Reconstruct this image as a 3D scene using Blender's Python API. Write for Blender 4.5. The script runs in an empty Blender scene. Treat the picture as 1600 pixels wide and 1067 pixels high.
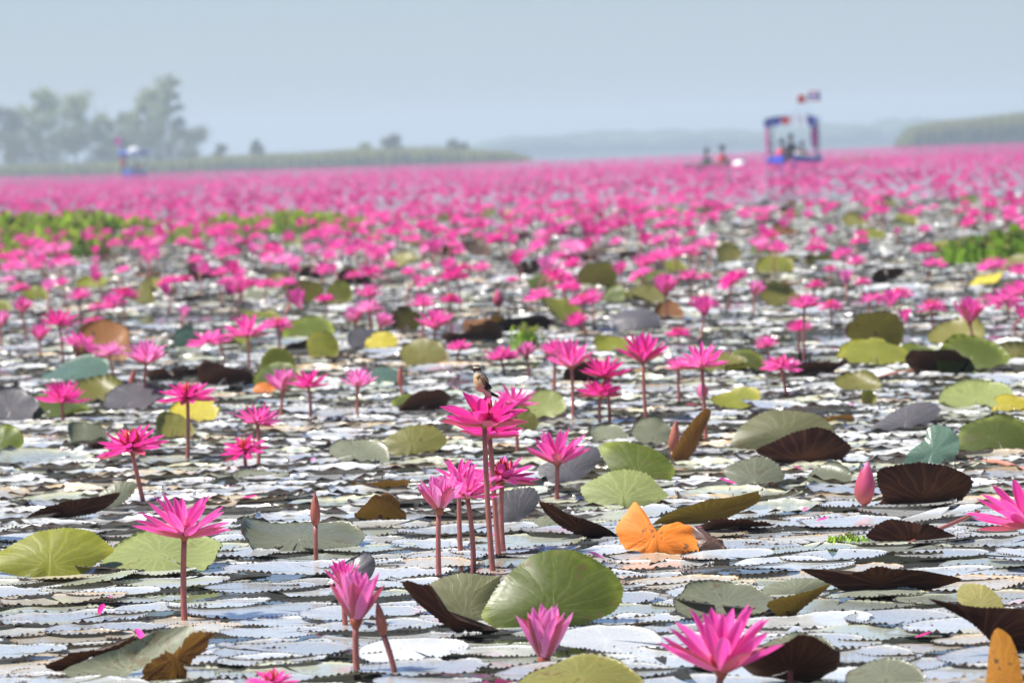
import bpy, bmesh, math, random
import numpy as np
from mathutils import Matrix, Vector, Euler, noise

R_ = math.radians
rng = random.Random(7)
SC = bpy.context.scene
COL = SC.collection

# ------------------------------------------------------------------ camera
K = 1.3                                       # lens length and every distance scale together
FPX, W0, H0 = 6000.0 * K, 1600.0, 1067.0      # 175 mm lens on a 36 mm frame
CAM_H = 0.95
PITCH, ROLL = math.atan(292.5 / FPX), R_(-1.9)
cam_data = bpy.data.cameras.new("camera")
cam = bpy.data.objects.new("camera", cam_data); COL.objects.link(cam)
cam_data.lens = 135.0 * K; cam_data.sensor_width = 36.0
cam_data.clip_start = 0.1; cam_data.clip_end = 20000
CROT = Matrix.Rotation(R_(90) - PITCH, 3, 'X') @ Matrix.Rotation(ROLL, 3, 'Z')
cam.location = (0, 0, CAM_H); cam.rotation_euler = CROT.to_euler()
cam_data.dof.use_dof = True; cam_data.dof.focus_distance = 8.75 * K; cam_data.dof.aperture_fstop = 9.5
SC.camera = cam

# ------------------------------------------------------------------ sky, sun, exposure
SUN_EL, SUN_AZ = R_(60), R_(-96)              # azimuth from +Y (view direction), negative = to the left
world = bpy.data.worlds.new("World"); SC.world = world; world.use_nodes = True
wn = world.node_tree.nodes; wl = world.node_tree.links
bg = wn["Background"]
sky = wn.new("ShaderNodeTexSky"); sky.sky_type = 'NISHITA'; sky.sun_disc = False
sky.sun_elevation = SUN_EL; sky.sun_rotation = SUN_AZ
sky.altitude = 0; sky.air_density = 1.0; sky.dust_density = 0.4; sky.ozone_density = 1.0
tint = wn.new('ShaderNodeMix'); tint.data_type = 'RGBA'; tint.blend_type = 'MULTIPLY'; tint.inputs[0].default_value = 1; tint.inputs[7].default_value = (.77, .885, 1.22, 1)
wl.new(sky.outputs[0], tint.inputs[6]); wl.new(tint.outputs[2], bg.inputs[0]); bg.inputs[1].default_value = 0.055
sun_d = bpy.data.lights.new("sun", 'SUN'); sun_d.energy = 5.0; sun_d.angle = R_(4); sun_d.color = (1, 0.95, 0.88)
sun = bpy.data.objects.new("sun", sun_d); COL.objects.link(sun)
sdir = Vector((math.sin(SUN_AZ) * math.cos(SUN_EL), math.cos(SUN_AZ) * math.cos(SUN_EL), math.sin(SUN_EL)))
sun.rotation_euler = sdir.to_track_quat('Z', 'Y').to_euler(); sun.location = (0, 0, 60)
SC.view_settings.view_transform = 'Standard'; SC.view_settings.look = 'None'
SC.view_settings.gamma = 1; SC.view_settings.exposure = 0.9
SC.render.engine = 'CYCLES'
cy = SC.cycles
cy.max_bounces = 8; cy.diffuse_bounces = 3; cy.glossy_bounces = 3; cy.transmission_bounces = 3; cy.volume_bounces = 1
cy.transparent_max_bounces = 6; cy.use_denoising = True; cy.sample_clamp_indirect = 6; cy.caustics_reflective = False; cy.caustics_refractive = False

# ------------------------------------------------------------------ helpers
def ray(px, py):
    return (CROT @ Vector(((px - W0 / 2) / FPX, -(py - H0 / 2) / FPX, -1.0)))
def ground(px, py, z=0.0):
    d = ray(px, py); t = (z - CAM_H) / d.z
    return Vector((d.x * t, d.y * t, z))
def at_depth(px, py, y):
    d = ray(px, py); t = y / d.y
    return Vector((d.x * t, y, CAM_H + d.z * t))
def pix(p):
    v = CROT.transposed() @ (Vector(p) - Vector((0, 0, CAM_H)))
    return (W0 / 2 + FPX * v.x / -v.z, H0 / 2 - FPX * v.y / -v.z)

def lin(r, g, b):
    f = lambda c: (c / 255 / 12.92) if c / 255 <= 0.04045 else ((c / 255 + 0.055) / 1.055) ** 2.4
    return (f(r), f(g), f(b), 1)

def mesh(name, v, f, mats=(), smooth=True):
    m = bpy.data.meshes.new(name); m.from_pydata([tuple(x) for x in v], [], [tuple(x) for x in f])
    for t in mats: m.materials.append(t)
    if smooth: m.polygons.foreach_set("use_smooth", [True] * len(m.polygons))
    m.update(); return m
def link(name, data, parent=None, mat4=None):
    o = bpy.data.objects.new(name, data); COL.objects.link(o)
    if parent is not None: o.parent = parent
    if mat4 is not None: o.matrix_local = mat4
    return o
def tag(o, label=None, cat=None, group=None, kind=None):
    if label: o["label"] = label
    if cat: o["category"] = cat
    if group: o["group"] = group
    if kind: o["kind"] = kind
    return o
def empty(name, loc, rz=0.0):
    o = bpy.data.objects.new(name, None); COL.objects.link(o)
    o.empty_display_size = 0.05; o.matrix_local = Matrix.Translation(loc) @ Matrix.Rotation(rz, 4, 'Z'); return o

class MB:
    """collects boxes, tubes and sheets into one mesh"""
    def __init__(s): s.v = []; s.f = []; s.mi = []
    def add(s, v, f, mi=0):
        n = len(s.v); s.v += [Vector(x) for x in v]; s.f += [tuple(i + n for i in q) for q in f]; s.mi += [mi] * len(f)
    def box(s, c, d, M=None, mi=0):
        v = [Vector((c[0] + x * d[0] / 2, c[1] + y * d[1] / 2, c[2] + z * d[2] / 2)) for x in (-1, 1) for y in (-1, 1) for z in (-1, 1)]
        if M: v = [M @ x for x in v]
        s.add(v, [(0, 1, 3, 2), (4, 6, 7, 5), (0, 4, 5, 1), (2, 3, 7, 6), (0, 2, 6, 4), (1, 5, 7, 3)], mi)
    def tube(s, pts, rad, n=8, mi=0, cap=True):
        pts = [Vector(p) for p in pts]; k = len(pts); v = []; f = []
        for i, p in enumerate(pts):
            t = (pts[min(i + 1, k - 1)] - pts[max(i - 1, 0)]).normalized()
            a = t.cross(Vector((0.31, 0.95, 0.12)) if abs(t.z) > .5 else Vector((0, 0, 1))).normalized(); b = t.cross(a)
            r = rad[i] if hasattr(rad, '__len__') else rad
            v += [p + (a * math.cos(q) + b * math.sin(q)) * r for q in (2 * math.pi * j / n for j in range(n))]
        for i in range(k - 1):
            f += [(i * n + j, i * n + (j + 1) % n, (i + 1) * n + (j + 1) % n, (i + 1) * n + j) for j in range(n)]
        if cap: f += [tuple(range(n))[::-1], tuple(range((k - 1) * n, k * n))]
        s.add(v, f, mi)
    def lathe(s, prof, n=10, M=None, mi=0, squash=1.0):
        v = []; f = []; k = len(prof)
        for r, z in prof:
            v += [Vector((r * math.cos(q), squash * r * math.sin(q), z)) for q in (2 * math.pi * j / n for j in range(n))]
        if M: v = [M @ x for x in v]
        for i in range(k - 1):
            f += [(i * n + j, i * n + (j + 1) % n, (i + 1) * n + (j + 1) % n, (i + 1) * n + j) for j in range(n)]
        s.add(v, f, mi)
    def build(s, name, mats, parent=None, smooth=True):
        m = mesh(name, s.v, s.f, mats if isinstance(mats, (list, tuple)) else [mats], smooth)
        m.polygons.foreach_set("material_index", s.mi)
        return link(name, m, parent)

def merge_np(tm, items):
    """tm: list of (verts Nx3, list of tri/quad index arrays Mx4 with -1 pad, mat idx M). items: (template id, 4x4 np)"""
    V = []; F = []; MI = []; off = 0
    for t, M in items:
        v, f, mi = tm[t]
        V.append(v @ M[:3, :3].T + M[:3, 3]); F.append(f + off); MI.append(mi); off += len(v)
    return np.concatenate(V), np.concatenate(F), np.concatenate(MI)
def mesh_np(name, V, F, MI, mats):
    """F: Mx3 triangles"""
    m = bpy.data.meshes.new(name); n = len(F)
    m.vertices.add(len(V)); m.vertices.foreach_set("co", V.astype(np.float32).ravel())
    m.loops.add(n * 3); m.loops.foreach_set("vertex_index", F.astype(np.int32).ravel())
    m.polygons.add(n); m.polygons.foreach_set("loop_start", np.arange(0, n * 3, 3, dtype=np.int32))
    m.polygons.foreach_set("loop_total", np.full(n, 3, dtype=np.int32))
    m.polygons.foreach_set("material_index", MI.astype(np.int32)); m.polygons.foreach_set("use_smooth", np.ones(n, dtype=bool))
    for t in mats: m.materials.append(t)
    m.update(calc_edges=True); m.validate(); return m
def tris(f):
    o = []
    for q in f:
        for i in range(1, len(q) - 1): o.append((q[0], q[i], q[i + 1]))
    return np.array(o, dtype=np.int64)
def npm(M): return np.array([list(r) for r in M])

# ------------------------------------------------------------------ materials
def new_mat(name):
    m = bpy.data.materials.new(name); m.use_nodes = True; nt = m.node_tree
    for n in list(nt.nodes): nt.nodes.remove(n)
    out = nt.nodes.new("ShaderNodeOutputMaterial"); return m, nt, out
def N(nt, typ, **kw):
    n = nt.nodes.new(typ)
    for k, v in kw.items():
        if isinstance(v, tuple) and k.startswith("in_"): pass
        setattr(n, k, v)
    return n
def mixc(nt, fac, a, b, blend='MIX'):
    n = nt.nodes.new("ShaderNodeMix"); n.data_type = 'RGBA'; n.blend_type = blend
    for i, x in ((0, fac), (6, a), (7, b)):
        if isinstance(x, bpy.types.NodeSocket): nt.links.new(x, n.inputs[i])
        else: n.inputs[i].default_value = x
    return n.outputs[2]
def math_(nt, op, a, b=0.0, clamp=False):
    n = nt.nodes.new("ShaderNodeMath"); n.operation = op; n.use_clamp = clamp
    for i, x in ((0, a), (1, b)):
        if isinstance(x, bpy.types.NodeSocket): nt.links.new(x, n.inputs[i])
        else: n.inputs[i].default_value = x
    return n.outputs[0]
def maprange(nt, x, a, b, c=0.0, d=1.0):
    n = nt.nodes.new("ShaderNodeMapRange"); nt.links.new(x, n.inputs[0])
    for i, v in enumerate((a, b, c, d)): n.inputs[1 + i].default_value = v
    return n.outputs[0]
def noise_(nt, scale, detail=3, coord='Object', rough=.55):
    tc = nt.nodes.new("ShaderNodeTexCoord"); n = nt.nodes.new("ShaderNodeTexNoise")
    nt.links.new(tc.outputs[coord], n.inputs['Vector']); n.inputs['Scale'].default_value = scale
    n.inputs['Detail'].default_value = detail; n.inputs['Roughness'].default_value = rough; return n.outputs[0]

def principled(nt, col, rough=.5, spec=.5, normal=None):
    p = nt.nodes.new("ShaderNodeBsdfPrincipled")
    if isinstance(col, bpy.types.NodeSocket): nt.links.new(col, p.inputs['Base Color'])
    else: p.inputs['Base Color'].default_value = col
    if isinstance(rough, bpy.types.NodeSocket): nt.links.new(rough, p.inputs['Roughness'])
    else: p.inputs['Roughness'].default_value = rough
    p.inputs['Specular IOR Level'].default_value = spec
    if normal is not None: nt.links.new(normal, p.inputs['Normal'])
    return p
def with_translucent(nt, out, p, col, amount, normal=None):
    t = nt.nodes.new("ShaderNodeBsdfTranslucent")
    if isinstance(col, bpy.types.NodeSocket): nt.links.new(col, t.inputs['Color'])
    else: t.inputs['Color'].default_value = col
    mx = nt.nodes.new("ShaderNodeMixShader")
    if isinstance(amount, bpy.types.NodeSocket): nt.links.new(amount, mx.inputs[0])
    else: mx.inputs[0].default_value = amount
    nt.links.new(p.outputs[0], mx.inputs[1]); nt.links.new(t.outputs[0], mx.inputs[2]); nt.links.new(mx.outputs[0], out.inputs[0])

def simple(name, col, rough=.6, spec=.3, var=.25, scale=8):
    m, nt, out = new_mat(name)
    nz = noise_(nt, scale)
    dark = tuple(c * (1 - var) for c in col[:3]) + (1,); lite = tuple(min(1, c * (1 + var)) for c in col[:3]) + (1,)
    p = principled(nt, mixc(nt, nz, dark, lite), rough, spec)
    nt.links.new(p.outputs[0], out.inputs[0]); return m

def leaf_mat(name, top, under, rough=.32, spec=.6, transl=.25, spots=.35, spotcol=(.10, .05, .02, 1), undervein=(.10, .045, .03, 1), edge=None, coat=0.):
    m, nt, out = new_mat(name)
    oi = nt.nodes.new("ShaderNodeObjectInfo"); geo = nt.nodes.new("ShaderNodeNewGeometry")
    rad = nt.nodes.new("ShaderNodeAttribute"); rad.attribute_name = "rad"
    ang = nt.nodes.new("ShaderNodeAttribute"); ang.attribute_name = "ang"
    rnd = math_(nt, 'FRACT', math_(nt, 'ADD', oi.outputs['Random'], geo.outputs['Random Per Island']))
    nz = noise_(nt, 14, 4); nz2 = noise_(nt, 70, 2)
    # radial veins: narrow ridges every 1/17 of the turn, forked towards the rim
    wob = math_(nt, 'MULTIPLY', math_(nt, 'SUBTRACT', noise_(nt, 15, 2), .5), .06); nz3 = noise_(nt, 180, 3)
    def ridge(k, ph):
        x = math_(nt, 'FRACT', math_(nt, 'ADD', math_(nt, 'MULTIPLY', math_(nt, 'ADD', ang.outputs['Fac'], wob), k), ph))
        return math_(nt, 'ABSOLUTE', math_(nt, 'SUBTRACT', x, .5))      # 0 at vein
    w = math_(nt, 'MULTIPLY', ridge(17, .0), rad.outputs['Fac'])
    v1 = maprange(nt, w, 0.0, .07, 1, 0)
    w2 = math_(nt, 'MULTIPLY', ridge(34, .25), rad.outputs['Fac'])
    v2 = math_(nt, 'MULTIPLY', maprange(nt, w2, 0, .09, 1, 0), maprange(nt, rad.outputs['Fac'], .45, .7, 0, 1))
    vein = math_(nt, 'MAXIMUM', v1, v2)
    vary = maprange(nt, rnd, 0, 1, .75, 1.25)
    ctop = mixc(nt, nz, tuple(c * .72 for c in top[:3]) + (1,), tuple(min(1, c * 1.3) for c in top[:3]) + (1,))
    ctop = mixc(nt, maprange(nt, nz3, .35, .7, 0, .45), ctop, tuple(c * .62 for c in top[:3]) + (1,))
    ctop = mixc(nt, math_(nt, 'MULTIPLY', vein, .28), ctop, tuple(min(1, c * 1.7 + .01) for c in top[:3]) + (1,))
    sp = maprange(nt, math_(nt, 'MULTIPLY', nz2, nz), .315, .36, 0, min(1, spots * 1.6))
    ctop = mixc(nt, sp, ctop, spotcol)
    if edge is not None:
        ctop = mixc(nt, math_(nt, 'MULTIPLY', maprange(nt, rad.outputs['Fac'], .7, 1.0, 0, 1), maprange(nt, nz, .4, .6, 0, 1)), ctop, edge)
    tooth_ = maprange(nt, rad.outputs['Fac'], 1.0, 1.035, 0, 1); ctop = mixc(nt, tooth_, ctop, (.035, .018, .014, 1))
    vm = nt.nodes.new("ShaderNodeVectorMath"); vm.operation = 'SCALE'; nt.links.new(ctop, vm.inputs[0]); nt.links.new(vary, vm.inputs['Scale'])
    cun = mixc(nt, nz, tuple(c * .7 for c in under[:3]) + (1,), tuple(min(1, c * 1.3) for c in under[:3]) + (1,))
    cun = mixc(nt, maprange(nt, noise_(nt, 5.5, 5, 'Object', .65), .48, .68, 0, .75), cun, tuple(min(1, a_ * 2.2 + b_ * .25) for a_, b_ in zip(under[:3], (.10, .07, .01))) + (1,))
    cun = mixc(nt, math_(nt, 'MULTIPLY', vein, .8), cun, undervein)
    col = mixc(nt, geo.outputs['Backfacing'], vm.outputs[0], cun)
    bump = nt.nodes.new("ShaderNodeBump"); bump.inputs['Strength'].default_value = .3; bump.inputs['Distance'].default_value = .0015
    h = math_(nt, 'ADD', math_(nt, 'MULTIPLY', vein, -.5), math_(nt, 'MULTIPLY', nz, .9)); nt.links.new(h, bump.inputs['Height'])
    rg = math_(nt, 'ADD', maprange(nt, nz2, .3, .7, rough - .07, rough + .1), math_(nt, 'MULTIPLY', geo.outputs['Backfacing'], .3))
    p = principled(nt, col, rg, spec, bump.outputs[0]); nt.links.new(math_(nt, 'MULTIPLY', maprange(nt, geo.outputs['Backfacing'], 0, 1, spec, .12), maprange(nt, tooth_, 0, 1, 1, .15)), p.inputs['Specular IOR Level'])
    nt.links.new(maprange(nt, tooth_, 0, 1, coat, 0), p.inputs['Coat Weight']); p.inputs['Coat Roughness'].default_value = .10; p.inputs['Coat IOR'].default_value = 1.45
    with_translucent(nt, out, p, mixc(nt, .2, vm.outputs[0], (.25, .3, .02, 1), 'MIX') if transl > .1 else vm.outputs[0], transl); return m

def petal_mat(name, base, tip, deep, transl=.4):
    m, nt, out = new_mat(name)
    oi = nt.nodes.new("ShaderNodeObjectInfo"); geo = nt.nodes.new("ShaderNodeNewGeometry")
    rad = nt.nodes.new("ShaderNodeAttribute"); rad.attribute_name = "rad"
    ang = nt.nodes.new("ShaderNodeAttribute"); ang.attribute_name = "ang"
    rnd = math_(nt, 'FRACT', math_(nt, 'ADD', oi.outputs['Random'], geo.outputs['Random Per Island']))
    c = mixc(nt, maprange(nt, rad.outputs['Fac'], .0, .55), base, tip)
    c = mixc(nt, math_(nt, 'MULTIPLY', rnd, .55), c, deep)
    st = math_(nt, 'ABSOLUTE', math_(nt, 'SINE', math_(nt, 'MULTIPLY', ang.outputs['Fac'], 22)))
    c = mixc(nt, math_(nt, 'MULTIPLY', maprange(nt, st, 0, .35, 1, 0), .35), c, deep)
    edge_ = maprange(nt, math_(nt, 'ABSOLUTE', ang.outputs['Fac']), .75, 1.0, 0, .4); c = mixc(nt, edge_, c, base)
    bump = nt.nodes.new("ShaderNodeBump"); bump.inputs['Strength'].default_value = .35; bump.inputs['Distance'].default_value = .001
    nt.links.new(st, bump.inputs['Height'])
    p = principled(nt, c, .45, .3, bump.outputs[0])
    with_translucent(nt, out, p, c, transl); return m

M = {}
MAR = (.030, .012, .009, 1)
M['pad'] = leaf_mat("pad_leaf_glare", (.58, .59, .55, 1), MAR, .26, .9, .08, .35, coat=.8)  # pad base whitened: glare of the sky put into the leaf colour
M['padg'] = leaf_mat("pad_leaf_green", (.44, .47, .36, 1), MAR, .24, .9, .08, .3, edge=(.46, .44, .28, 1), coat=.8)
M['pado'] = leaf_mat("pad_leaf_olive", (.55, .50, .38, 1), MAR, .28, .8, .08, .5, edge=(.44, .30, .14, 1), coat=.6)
M['green'] = leaf_mat("leaf_green", (.075, .10, .010, 1), MAR, .42, .4, .25, .3, edge=(.22, .26, .03, 1))
M['pale'] = leaf_mat("leaf_pale_green", (.28, .32, .11, 1), (.10, .08, .03, 1), .42, .4, .3, .2)
M['ygreen'] = leaf_mat("leaf_yellow_green", (.19, .20, .022, 1), (.10, .08, .03, 1), .42, .4, .35, .2, edge=(.32, .28, .03, 1))
M['olive'] = leaf_mat("leaf_olive", (.17, .16, .035, 1), MAR, .42, .4, .25, .5)
M['grey'] = leaf_mat("leaf_grey_green", (.16, .17, .11, 1), MAR, .34, .4, .15, .3)
M['teal'] = leaf_mat("leaf_blue_green", (.09, .15, .11, 1), MAR, .30, .4, .15, .2)
M['slate'] = leaf_mat("leaf_slate", (.09, .085, .09, 1), MAR, .34, .4, .1, .2)
M['dark'] = leaf_mat("leaf_dark_maroon", (.05, .03, .02, 1), (.028, .009, .006, 1), .5, .3, .05, .4, undervein=(.075, .028, .012, 1))
M['brown'] = leaf_mat("leaf_brown", (.22, .09, .025, 1), (.13, .05, .018, 1), .55, .3, .2, .6, undervein=(.22, .10, .03, 1))
M['orange'] = leaf_mat("leaf_orange", (.62, .17, .018, 1), (.45, .14, .02, 1), .5, .3, .15, .8, spotcol=(.20, .08, .03, 1), undervein=(.6, .3, .08, 1), edge=(.74, .30, .06, 1))
M['yellow'] = leaf_mat("leaf_yellow", (.55, .46, .05, 1), (.40, .30, .04, 1), .45, .4, .35, .3)
M['olive2'] = leaf_mat("leaf_olive_grey", (.13, .13, .06, 1), MAR, .42, .4, .2, .3)
M['brown2'] = leaf_mat("leaf_olive_brown", (.14, .09, .02, 1), (.10, .055, .012, 1), .5, .3, .2, .6, undervein=(.16, .09, .02, 1))
M['rot'] = leaf_mat("leaf_rotted", (.14, .08, .06, 1), (.10, .05, .03, 1), .45, .5, .1, .8)
M['orange2'] = leaf_mat("leaf_orange_brown", (.42, .17, .02, 1), (.30, .12, .02, 1), .5, .3, .25, .6)
M['yellow2'] = leaf_mat("leaf_dull_yellow", (.34, .30, .10, 1), (.2, .15, .05, 1), .5, .3, .25, .6)
M['petal'] = petal_mat("petal_pink", (.92, .38, .60, 1), (.88, .12, .49, 1), (.76, .03, .34, 1))
M['petal_deep'] = petal_mat("petal_magenta", (.87, .15, .47, 1), (.84, .05, .39, 1), (.64, .012, .24, 1))
M['petal_pale'] = petal_mat("petal_light_pink", (.94, .60, .74, 1), (.93, .30, .64, 1), (.86, .10, .48, 1))
M['sepal'] = petal_mat("sepal_rosy_brown", (.40, .10, .06, 1), (.62, .08, .22, 1), (.30, .09, .05, 1), .25)
M['bud'] = petal_mat("bud_brown_pink", (.34, .10, .06, 1), (.42, .15, .09, 1), (.28, .05, .07, 1), .1)
M['stamen'] = simple("stamen_red", (.50, .03, .04, 1), .5, .3, .4, 300)
M['stem'] = simple("stem_reddish", (.30, .10, .085, 1), .42, .4, .35, 40)
M['stem_pale'] = simple("stem_salmon", (.46, .19, .13, 1), .42, .4, .3, 40)

# ------------------------------------------------------------------ leaves
def leaf_geo(R, seed, teeth=46, rings=(.22, .45, .68, .84, .94, 1.0), cup=0., saddle=0., sadang=0., wave=.02, fold=0., foldang=0.,
             lift=.06, rolls=(), notch=.10, tooth=.05, ell=1.0, tear=0.):
    r = random.Random(seed); n = teeth * 2
    ph = [r.uniform(0, 6.28) for _ in range(6)]; k1 = r.choice((2, 3)); k2 = r.choice((4, 5, 6))
    V = [Vector((0, 0, 0))]; rad = [0.]; an = [0.]
    def P(fr, th):
        rr = fr * (1 + .04 * math.sin(2 * th + ph[0]) + .025 * math.sin(3 * th + ph[1]))
        x, y = rr * math.cos(th), rr * math.sin(th) * ell
        z = cup * fr * fr + saddle * fr * fr * math.cos(2 * (th - sadang))
        z += wave * fr ** 3 * (math.sin(k1 * th + ph[2]) + .7 * math.sin(k2 * th + ph[3]) + .35 * math.sin(9 * th + ph[5]))
        e = max(0., (fr - .88) / .12); z += lift * e * e * (.55 + .45 * math.sin(2 * th + ph[4]))
        if fold:
            u = -x * math.sin(foldang) + y * math.cos(foldang); z += fold * (math.sqrt(u * u + .004) - .063)
        p = Vector((x, y, z))
        for (a, v0, kk) in rolls:            # bend the part beyond line v0 (along direction a) with curvature kk
            d = Vector((math.cos(a), math.sin(a), 0)); v = p.dot(d) - v0
            if v > 0:
                q = kk * v; s = math.sin(q) / kk; h = (1 - math.cos(q)) / kk
                up = p.z
                p = p - d * v + d * s; p.z = h + up * math.cos(q); p -= d * (up * math.sin(q))
        return p * R
    F = []
    ths = [-math.pi / 2 + notch + (2 * math.pi - 2 * notch) * i / n for i in range(n + 1)]
    if tear: jit = [1 - tear * max(0, noise.noise((math.cos(t) * 2.2 + seed, math.sin(t) * 2.2, seed * .37))) for t in ths]
    else: jit = [1] * (n + 1)
    for ri, fr in enumerate(rings):
        for i, th in enumerate(ths):
            f2 = fr * (1 - (1 - jit[i]) * fr ** 2)
            V.append(P(f2, th)); rad.append(fr); an.append(i / n)
    m = n + 1
    for i in range(n): F.append((0, 1 + i, 2 + i))
    for k in range(len(rings) - 1):
        a = 1 + k * m; b = a + m
        for i in range(n): F.append((a + i, b + i, b + i + 1, a + i + 1))
    if tooth:
        a = 1 + (len(rings) - 1) * m
        for i in range(0, n, 2):
            c = (V[a + i] + V[a + i + 2]) / 2; o = V[a + i + 1] - V[a + i + 1 - m]
            if o.length < 1e-6: continue
            o.normalize()
            e = (V[a + i + 2] - V[a + i]).normalized(); nn = o.cross(e)
            if nn.length > 1e-5: nn.normalize()
            tl = tooth * R * r.choice((.15, .6, .8, 1, 1.2, 1.5)) * r.uniform(.7, 1.2)
            V.append(V[a + i + 1] + o * tl * .25 + nn * tl * .95); rad.append(1.05); an.append((i + 1) / n)
            F.append((a + i, len(V) - 1, a + i + 1)); F.append((a + i + 1, len(V) - 1, a + i + 2))
    return V, F, rad, an
def leaf_mesh(name, mats, **kw):
    V, F, rad, an = leaf_geo(**kw)
    m = mesh(name, V, F, mats)
    nteeth = sum(1 for q in F[-400:] if len(q) == 3 and rad[q[1]] > 1.01)
    for q in list(m.polygons)[-nteeth:] if nteeth else (): q.use_smooth = False
    for nm, d in (("rad", rad), ("ang", an)):
        at = m.attributes.new(nm, 'FLOAT', 'POINT'); at.data.foreach_set("value", d)
    return m

# ------------------------------------------------------------------ flower pieces
def petal_geo(bend, rows=8, cols=4, wid=.25, cupx=.35, tipw=0.):
    """unit length petal along +Y, curving upward by bend (radians) over its length"""
    V = []; rad = []; an = []; y = z = 0.; a = -bend / 2
    for i in range(rows + 1):
        t = i / rows
        w = wid * float(np.interp(t, (0, .2, .45, .65, .8, .92, 1), (.42, .78, 1, .97, .78, .45, .03)))
        for j in range(cols + 1):
            u = j / cols * 2 - 1
            h = cupx * w * u * u
            V.append(Vector((u * w * .5 * (1 - .12 * u * u), y - h * math.sin(a), z + h * math.cos(a)))); rad.append(t); an.append(u)
        y += math.cos(a) / rows; z += math.sin(a) / rows; a += bend / rows
    F = []
    for i in range(rows):
        for j in range(cols):
            b = i * (cols + 1) + j; F.append((b, b + 1, b + cols + 2, b + cols + 1))
    return V, F, rad, an
def petal_mesh(name, mat, **kw):
    V, F, rad, an = petal_geo(**kw); m = mesh(name, V, F, [mat])
    for nm, d in (("rad", rad), ("ang", an)):
        m.attributes.new(nm, 'FLOAT', 'POINT').data.foreach_set("value", d)
    return m
PM = {}
def PMESH(mat, bend, wid):
    k = (mat, round(bend, 2), round(wid, 2))
    if k not in PM: PM[k] = petal_mesh("petal", M[mat], bend=bend, wid=wid)
    return PM[k]
def stamen_geo(r, n=26):
    b = MB(); q = random.Random(3)
    for i in range(n):
        a = q.uniform(0, 6.28); rr = r * math.sqrt(q.random()) * .8; h = r * q.uniform(.9, 1.5)
        p0 = Vector((rr * .5 * math.cos(a), rr * .5 * math.sin(a), 0)); p2 = Vector((rr * math.cos(a), rr * math.sin(a), h)); p1 = (p0 + p2) / 2 + Vector((math.cos(a), math.sin(a), 0)) * r * .25
        b.tube([p0, p1, p2], [r * .09, r * .10, r * .05], 5)
    return b
ST_MESH = None
# whorls: (count, elevation deg, relative length, relative width, bend)
KIND = {
    'open': [(8, 14, 1.0, 0.23, .30), (8, 33, .97, 0.23, .30), (7, 55, .86, 0.22, .25)],
    'flat': [(8, 2, 1.0, 0.28, .35), (8, 17, .93, 0.28, .40), (6, 38, .75, 0.28, .45)],
    'vee':  [(7, 30, 1.0, 0.25, .25), (7, 47, 1.0, 0.24, .2), (7, 67, .93, 0.23, .2)],
    'cup':  [(6, 52, 1.0, 0.31, .35), (6, 64, .98, 0.30, .3), (6, 77, .95, 0.28, .3)],
    'broad': [(7, 16, 1.0, 0.36, .35), (7, 30, .95, 0.36, .40), (6, 50, .80, 0.35, .45)],
    'tulip': [(6, 66, 1.0, .30, .30), (6, 74, .98, .29, .3), (6, 82, .95, .26, .3)],
    'shut': [(5, 74, 1.0, 0.38, .62), (5, 78, .97, 0.38, .62), (4, 82, .95, 0.33, .62)],
}
def petal_mats(kind, L, seed):
    r = random.Random(seed); out = []
    for wi, (n, el, rl, rw, bd) in enumerate(KIND[kind]):
        a0 = r.uniform(0, 6.28)
        for i in range(n):
            a = a0 + 2 * math.pi * (i + (wi % 2) * .5) / n + r.uniform(-.13, .13)
            e = R_(el + r.uniform(-7, 7)) ; ll = L * rl * r.uniform(.9, 1.06)
            off = L * .03
            mt = Matrix.Translation((0, 0, L * .03 * wi)) @ Matrix.Rotation(a - math.pi / 2, 4, 'Z') @ Matrix.Translation((0, off, 0)) @ Matrix.Rotation(e, 4, 'X') @ Matrix.Rotation(r.uniform(-.2, .2), 4, 'Y') @ Matrix.Diagonal((ll * r.uniform(.9, 1.12), ll, ll, 1))
            out.append((wi, rw, bd + r.choice((-.12, 0, .12)), mt))
    return out
def stem_curve(p0, p1, bow=(0, 0, 0), n=7):
    p0, p1, bow = Vector(p0), Vector(p1), Vector(bow)
    return [p0.lerp(p1, i / n) + bow * (4 * (i / n) * (1 - i / n)) for i in range(n + 1)]

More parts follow.
